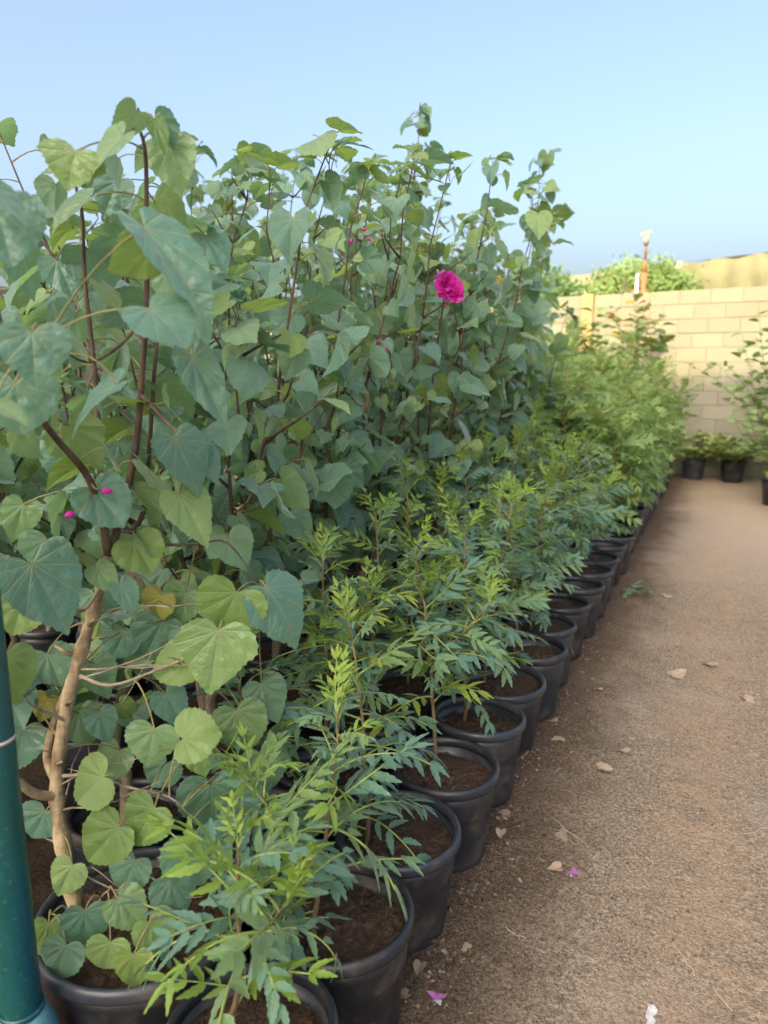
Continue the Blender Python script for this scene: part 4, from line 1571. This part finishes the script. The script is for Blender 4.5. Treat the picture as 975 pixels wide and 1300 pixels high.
WL = 'low plants in pots at the foot of the block wall'
for i, (x, y) in enumerate(((-0.33, 10.83), (0.16, 10.78))):
    pot(x, y, 'black nursery pot at the foot of the block wall holding a low yellow-green plant', 'pots at the wall')
    bushy('low_bush', x, y, 0.25, 0.56 + 0.04 * i, 820 + i, 'low yellow-green leafy bush in a pot at the foot of the block wall', 'bush', WL, OV_V, 11, 0.26, (0.08, 0.12), 0.036, 0.02, 0.42)
RS = 'upright small-leaved plants right of the path'
for i, (x, y, top) in enumerate(((0.58, 9.12, 1.35), (0.70, 9.75, 2.0), (0.68, 10.32, 1.75), (0.93, 9.3, 2.25), (0.98, 9.9, 2.2), (0.72, 8.45, 0.8), (1.32, 10.1, 1.5), (1.3, 9.6, 2.0))):
    pot(x, y, 'black nursery pot across the path holding an upright small-leaved plant', 'pots across the path')
    bushy('small_leaved_shrub', x, y, 0.25, top, 840 + i, 'airy upright shrub with small green leaves across the path from the saplings', 'shrub', RS, OV_S, 10, 0.40, (0.095, 0.14), 0.082, 0.02, 0.76)
# rosy-leaved climber at the end of the rows, in the sun
pot(-1.12, 10.52, 'black nursery pot of the rosy-leaved shrub by the wall', 'pots in the far half')
bushy('rosy_shrub', -1.12, 10.52, 0.25, 2.5, 861, 'tall shrub with orange and rosy tips catching the sun by the block wall', 'shrub', None, OV_S, 13, 0.45, (0.12, 0.18), 0.058, 0.62, 0.86, OV_R, 0.45)
pot(-1.75, 10.55, 'black nursery pot of the tall yellow-green shrub by the wall', 'pots in the far half')
bushy('small_leaved_shrub', -1.75, 10.55, 0.25, 2.15, 862, 'tall yellow-green shrub beside the rosy one catching the sun by the block wall', 'shrub', None, OV_S, 13, 0.45, (0.12, 0.18), 0.058, 0.60, 0.86)

# ------------------------------------------------------------------ the painted post
PP = at_z(28, 1285, 0.30)
post = empty('steel_post', (PP.x, PP.y, 0))
tag(post, 'blue-green painted round steel post with chipped paint and pale swollen foot', 'post')
m = MB()
m.lathe([(0.0, 0.20), (0.0365, 0.20)] + [(0.0365, 0.25 + 0.25 * k) for k in range(12)] + [(0.0365, 3.1), (0.0, 3.1)], 32)
m.build('pipe', MAT['pole'], post)
m = MB()
m.lathe([(0.070, -0.03), (0.070, 0.16), (0.067, 0.22), (0.060, 0.262), (0.048, 0.288), (0.041, 0.302), (0.0355, 0.305)], 32)
m.build('foot', MAT['socket'], post)
m = MB()
m.lathe([(0.0362, 0.311), (0.0395, 0.306), (0.0415, 0.312), (0.0395, 0.319), (0.0362, 0.317)], 28, closed=True)
m.build('weld_ring', MAT['pole'], post)
wz = at_depth(8, 905, PP.length).z
m = MB()
m.lathe([(0.0362, 0.86), (0.0385, 0.857), (0.0385, 0.866), (0.0362, 0.865)], 28, closed=True)
m.build('wire_tie', MAT['plaster'], post)

# ------------------------------------------------------------------ beyond the wall
def tree(name, loc, height, rx, rz, seed, label, n=5200, leaf=0.09, zc=None):
    r_ = random.Random(seed)
    root = empty(name, loc)
    tag(root, label, 'tree', 'trees beyond the block wall')
    zc = zc or (height - rz)
    m = MB()
    pts = [Vector((r_.gauss(0, .04) * i, r_.gauss(0, .04) * i, zc * i / 6)) for i in range(7)]
    m.tube(pts, [0.14 - 0.012 * i for i in range(7)], 9)
    for b_ in range(9):
        a_ = r_.uniform(0, 6.28)
        q = pts[r_.randrange(3, 7)]
        e = Vector((rx * .75 * math.cos(a_), rx * .75 * math.sin(a_), zc + r_.uniform(-.4, .7) * rz))
        m.tube([q, q.lerp(e, .5) + Vector((0, 0, .12)), e], [0.05, 0.035, 0.012], 6)
    m.build('trunk', MAT['bright'], root)
    clumps = []
    for c in range(60):
        a_, b_ = r_.uniform(0, 6.28), math.acos(r_.uniform(-0.75, 1))
        rr = r_.uniform(0.55, 0.95)
        clumps.append((Vector((rx * rr * math.sin(b_) * math.cos(a_), rx * rr * math.sin(b_) * math.sin(a_), zc + rz * rr * math.cos(b_))), r_.uniform(0.16, 0.34)))
    m = MB()
    vs_, fs, uv = [], [], []
    for i in range(n):
        c, cr = clumps[r_.randrange(60)]
        p = c + Vector((r_.gauss(0, 1), r_.gauss(0, 1), r_.gauss(0, .8))) * cr * 0.55
        d = Vector((r_.gauss(0, 1), r_.gauss(0, 1), r_.gauss(0, 1) - .2)).normalized()
        s = d.orthogonal().normalized()
        L = leaf * r_.uniform(.6, 1.3)
        k = len(vs_)
        vs_ += [tuple(p), tuple(p + d * L * .5 + s * L * .28), tuple(p + d * L), tuple(p + d * L * .5 - s * L * .28)]
        uv += [(0, 0), (.3, .5), (0, 1), (-.3, .5)]
        fs.append((k, k + 1, k + 2, k + 3))
    m.add(vs_, fs, 0, uv)
    tag(m.build('crown', MAT['small'], root, smooth=False), kind='stuff')
    return root


tree('yard_tree', (-2.0, 17.2, 0), 3.86, 1.02, 0.95, 901, 'round-topped sunlit tree rising behind the block wall beside the rusty lamp post', 6500, 0.10)
tree('yard_tree', (-3.85, 17.0, 0), 3.60, 0.75, 0.8, 902, 'small sunlit tree behind the block wall next to the hedge end', 4200, 0.10)
tree('yard_tree', (-1.25, 17.6, 0), 3.45, 0.7, 0.7, 903, 'low sunlit bushy tree behind the block wall touching the tarpaulin shed', 3600, 0.10)

# shed with a tarpaulin roof
S0 = at_y(866, 334, 19.0)
S1 = at_y(975, 322, 18.0)
shed = empty('tarpaulin_shed', (S0.x, S0.y, 0), math.atan2(S1.y - S0.y, S1.x - S0.x))
tag(shed, 'long shed hung with wrinkled olive tarpaulin beyond the block wall', 'shed')
zt = S0.z
m = MB()
NXX, NZ = 90, 14
vs_, fs = [], []
for j in range(NZ + 1):
    for i in range(NXX + 1):
        x = 9.0 * i / NXX
        z = zt - (zt - 0.6) * j / NZ
        w = 0.10 * smooth_noise(x, z, 1.6, 3.3) + 0.06 * smooth_noise(x * 2, z, 2.2, 9.1) + 0.05 * abs(math.sin(x * 2.1 + z * .8))
        vs_.append((x, -0.05 - w * min(1, j / 2), z - (0.05 * math.sin(x * 3.5) ** 2 if j == 0 else 0)))
for j in range(NZ):
    for i in range(NXX):
        q = j * (NXX + 1) + i
        fs.append((q, q + NXX + 1, q + NXX + 2, q + 1))
m.add(vs_, fs)
m.build('tarpaulin', MAT['tarp'], shed)
m = MB()
vs_, fs = [], []
for j in range(7):
    for i in range(NXX + 1):
        x = 9.0 * i / NXX
        vs_.append((x, -0.05 + 5.0 * j / 6, zt + 0.25 * math.sin(math.pi * j / 6) + 0.03 * smooth_noise(x, j, 1.5, 2.0) * (j > 0)))
for j in range(6):
    for i in range(NXX):
        q = j * (NXX + 1) + i
        fs.append((q, q + 1, q + NXX + 2, q + NXX + 1))
m.add(vs_, fs)
m.build('roof', MAT['tarp'], shed)
for k in range(5):
    m = MB()
    m.tube([Vector((-0.02 + 2.2 * k, 0.06, -0.1)), Vector((-0.02 + 2.2 * k, 0.06, zt - 0.03))], 0.05, 8)
    m.build('pole', MAT['white_metal'], shed)
m = MB()
m.box((-0.06, -0.14, 0.0), (0.08, -0.04, zt + 0.02))
m.build('corner_board', MAT['plaster'], shed, smooth=False)
m = MB()
m.box((-0.46, -0.12, zt - 0.42), (-0.12, 0.10, zt - 0.08), bevel=0.02)
bx_ = m.build('vent_box', MAT['dark_metal'], shed, smooth=False)
m = MB()
m.box((-0.34, -0.14, zt - 0.33), (-0.24, -0.118, zt - 0.17))
m.build('vent_plate', MAT['white_metal'], bx_, smooth=False)
m = MB()
m.tube([Vector((-0.14, -0.02, zt - 0.3)), Vector((0.0, -0.02, zt - 0.3))], 0.02, 6)
m.build('bracket', MAT['dark_metal'], shed)

# low house whose roof edge shows over the wall further left
h0 = at_y(722, 352, 24.0)
house = empty('flat_roofed_house', (h0.x, 24.0, 0), R(-6))
tag(house, 'low flat-roofed house far beyond the block wall behind the round tree', 'house')
m = MB()
m.box((-2.0, 0, -0.1), (6.5, 5, h0.z - 0.25))
m.build('wall', MAT['plaster'], house, smooth=False)
m = MB()
m.box((-2.25, -0.25, h0.z - 0.25), (6.75, 5.25, h0.z + 0.02))
m.build('roof', MAT['roof_sheet'], house, smooth=False)
for k in range(3):
    m = MB()
    m.box((-0.8 + 2.4 * k, -0.03, 1.0), (0.2 + 2.4 * k, 0.02, 2.2))
    w_ = m.build('window', MAT['white_metal'], house, smooth=False)
    m = MB()
    m.box((-0.72 + 2.4 * k, -0.04, 1.08), (0.12 + 2.4 * k, -0.028, 2.12))
    m.build('pane', MAT['dark_metal'], w_, smooth=False)

# rusty lamp post standing just behind the wall
lp0 = at_y(817, 362, 12.4)
lt = at_y(816, 297, 12.4)
lamp = empty('lamp_post', (lp0.x, 12.4, 0))
tag(lamp, 'thin rusty lamp post with tilted flat lamp head behind the block wall', 'lamp post')
m = MB()
m.tube([Vector((0, 0, -0.1)), Vector((0, 0, 1.6)), Vector((0, 0, 2.9))], [0.045, 0.045, 0.042], 10)
m.tube([Vector((0, 0, 2.9)), Vector((0, 0, 3.08))], [0.042, 0.020], 10)
m.tube([Vector((0, 0, 3.06)), Vector((-0.005, 0, lt.z))], 0.019, 8)
m.build('pole', MAT['rust'], lamp)
m = MB()
for sx in (-1,):
    v = [Vector((x_, y_, z_)) for z_ in (0, 0.03) for x_, y_ in ((-0.085, -0.06), (0.085, -0.06), (0.085, 0.06), (-0.085, 0.06))]
    rot = Matrix.Rotation(R(-18), 3, 'Y') @ Matrix.Rotation(R(12), 3, 'X')
    v = [rot @ p + Vector((0, 0, lt.z)) for p in v]
    m.add([tuple(p) for p in v], [(3, 2, 1, 0), (4, 5, 6, 7), (0, 1, 5, 4), (1, 2, 6, 5), (2, 3, 7, 6), (3, 0, 4, 7)])
m.build('lamp_head', MAT['straw'], lamp, smooth=False)
m = MB()
m.tube([Vector((0, -0.02, lt.z - 0.16)), Vector((0, -0.02, lt.z - 0.01))], [0.035, 0.045], 10)
m.build('lamp_neck', MAT['straw'], lamp)
wp = at_y(808, 372, 11.75)
pp = empty('white_pipe', (wp.x, 11.75, 0))
tag(pp, 'short white standpipe rising just over the block wall beside the lamp post', 'pipe')
m = MB()
zt2 = at_y(808, 348, 11.75).z
m.tube([Vector((0, 0, -0.1)), Vector((0, 0, 1.4)), Vector((0, 0, zt2 - 0.06))], 0.022, 10)
m.build('tube', MAT['white_metal'], pp)
m = MB()
m.tube([Vector((0, 0, zt2 - 0.065)), Vector((0, 0, zt2 - 0.01)), Vector((0, 0, zt2))], [0.027, 0.027, 0.020], 10)
m.build('cap', MAT['white_metal'], pp)

# ------------------------------------------------------------------ litter on the path
DRY = []
for i in range(5):
    mm = heart_mesh('dry_leaf', 900 + i, [HEART, ROUND, HEART, LOBED, HEART][i], R(4), [0.25, -0.2, 0.5, 0.1, 0.35][i], [0.5, 0.9, 0.3, -0.7, 1.2][i], 0.10, MAT['dry'], 0.35)
    DRY.append(mm)
litter = [(767, 980, .055, 0), (717, 1064, .05, 1), (858, 858, .07, 3), (901, 845, .06, 0), (708, 942, .045, 1), (706, 1107, .035, 2), (625, 1014, .06, 1), (793, 958, .035, 2),
          (948, 886, .05, 2), (595, 1092, .045, 3), (640, 1035, .04, 0), (664, 960, .04, 2), (590, 1206, .026, 1), (566, 1213, .018, 4), (533, 1232, .03, 2), (510, 1268, .03, 0),
          (700, 918, .04, 4), (848, 760, .05, 3), (905, 690, .05, 1), (760, 880, .03, 2), (545, 1195, .03, 4), (872, 1012, .03, 4), (636, 1060, .03, 2)]
for i, (px, py, s, v) in enumerate(litter):
    s *= 1.25
    p = at_z(px, py, 0.0)
    z = earth_height(p.x, p.y)
    o = link('dry_leaf', DRY[v])
    az = rng.uniform(0, 6.28)
    d = Vector((math.cos(az), math.sin(az), 0.0))
    o.matrix_basis = leaf_matrix(Vector((p.x, p.y, z + 0.004)) - d * s * 0.6, d, s, rng.uniform(-0.12, 0.12))
    special = {5: 'small dry leaf lying beside the faded purple flower in mid path', 2: 'largest dark-shadowed curled dry leaf lying far along the path',
               14: 'small dry leaf near the wilted purple and white flower'}
    tag(o, special.get(i, 'curled tan dry leaf lying alone on the sandy path'), 'dry leaf', 'dry leaves on the path')


m = MB()
for i in range(240):
    yy = 0.8 + 4.2 * rng.random() ** 1.5
    xx = -0.60 + abs(rng.gauss(0, 0.13)) if rng.random() < 0.72 else rng.uniform(-0.4, 0.95)
    s_ = rng.uniform(0.003, 0.008)
    zz = earth_height(xx, yy) + 0.001
    a0 = rng.uniform(0, 6.28)
    n_ = rng.choice((4, 5, 6))
    ring_ = []
    for k in range(n_):
        an = 6.283 * k / n_
        rr = s_ * rng.uniform(0.6, 1.2)
        lx, ly = rr * math.cos(an) * 1.6, rr * math.sin(an) * 0.7
        ring_.append((xx + lx * math.cos(a0) - ly * math.sin(a0), yy + lx * math.sin(a0) + ly * math.cos(a0), zz + rng.uniform(0, 0.006)))
    m.add(ring_ + [(xx, yy, zz + 0.003)], [(k, (k + 1) % n_, n_) for k in range(n_)], 0, [(0.3, 0.5)] * (n_ + 1))
tag(m.build('leaf_litter', MAT['litter'], smooth=False), 'crumbled dry leaf bits scattered beside the pots', 'leaf litter', kind='stuff')


def petal_litter(px, py, s, seed, label):
    r_ = random.Random(seed)
    p = at_z(px, py, 0.0)
    z = earth_height(p.x, p.y)
    root = empty('fallen_flower', (p.x, p.y, z))
    tag(root, label, 'fallen flower', 'flowers fallen on the path')
    for k in range(5):
        m = MB()
        a_ = r_.uniform(0, 6.28)
        fw = Vector((math.cos(a_), math.sin(a_), r_.uniform(.15, .7))).normalized()
        leaflet(m, Vector((0, 0, 0.001)), fw, Vector((-fw.x * .5, -fw.y * .5, 1)), s, s * .7, seed * 9 + k, falc=r_.uniform(-.3, .3), serr=True)
        m.build('petal', MAT['petal_faded'] if k != 1 else MAT['paper'], root)


petal_litter(728, 1112, 0.022, 31, 'small faded purple flower fallen beside dry leaves in mid path')
petal_litter(553, 1274, 0.026, 32, 'wilted purple and white flower fallen at the foot of the front pots')

for i, (pa, pb, r0) in enumerate((((818, 1088), (830, 1097), .0016), ((866, 1108), (881, 1122), .0022), ((905, 1255), (928, 1285), .0022), ((700, 1040), (742, 1075), .0012),
                                  ((860, 1208), (884, 1238), .0018), ((752, 1090), (768, 1080), .0012), ((945, 1062), (975, 1052), .0016), ((640, 1182), (668, 1196), .0011))):
    a_, b_ = at_z(*pa, 0), at_z(*pb, 0)
    P = []
    for k in range(6):
        q = a_.lerp(b_, k / 5)
        q = q + Vector((rng.gauss(0, .003), rng.gauss(0, .003), 0))
        q.z = earth_height(q.x, q.y) + r0 * 1.2
        P.append(q)
    m = MB()
    m.tube(P, [r0 * 1.0, r0 * 1.1, r0, r0 * .9, r0 * .8, r0 * .6], 5)
    # a side splinter gives each its own crook
    m.tube([P[2], P[2] + (P[3] - P[1]).cross(Vector((0, 0, 1))).normalized() * 0.012 + Vector((0, 0, .002))], [r0 * .6, r0 * .3], 4)
    tag(m.build('dry_twig', MAT['straw']), 'thin dry twig lying on the sandy path', 'twig', 'twigs on the path')

# scrap of clear film
p = at_z(826, 1290, 0)
m = MB()
vs_, fs, uv = [], [], []
for j in range(7):
    for i in range(9):
        x, y = (i / 8 - .5) * .022, (j / 6 - .5) * .055
        vs_.append((x + .004 * math.sin(j * 1.7), y, earth_height(p.x + x, p.y + y) + 0.004 + 0.008 * abs(smooth_noise(x, y, 70, 6.0))))
for j in range(6):
    for i in range(8):
        q = j * 9 + i
        if (i in (0, 7)) and j in (0, 2, 5):
            continue
        fs.append((q, q + 1, q + 10, q + 9))
m.add(vs_, fs)
tag(m.build('film_scrap', MAT['paper'], loc=(p.x, p.y, 0)), 'crumpled scrap of whitish plastic film on the path', 'film scrap')

# green sprig dropped on the path
p = at_z(808, 757, 0.0)
sprig = empty('green_sprig', (p.x, p.y, earth_height(p.x, p.y) + 0.006))
tag(sprig, 'green leafy sprig dropped on the path away from the pots', 'sprig')
m = MB()
m.tube([Vector((-.06, .05, 0.004)), Vector((0, 0, .012)), Vector((.05, -.07, .008))], [.003, .0026, .002], 5)
m.build('stem', MAT['neem_stem'], sprig)
for k in range(7):
    a_ = rng.uniform(0, 6.28)
    link('leaf', NEEM_V[k % 10], sprig, mat4=leaf_matrix(Vector((0.03 * (k - 3) * .4, -.03 * (k - 3) * .5, .012)), Vector((math.cos(a_), math.sin(a_), 0.45)), rng.uniform(.09, .13), 0))

for a in list(bpy.data.objects):
    if a.users == 0:
        bpy.data.objects.remove(a)
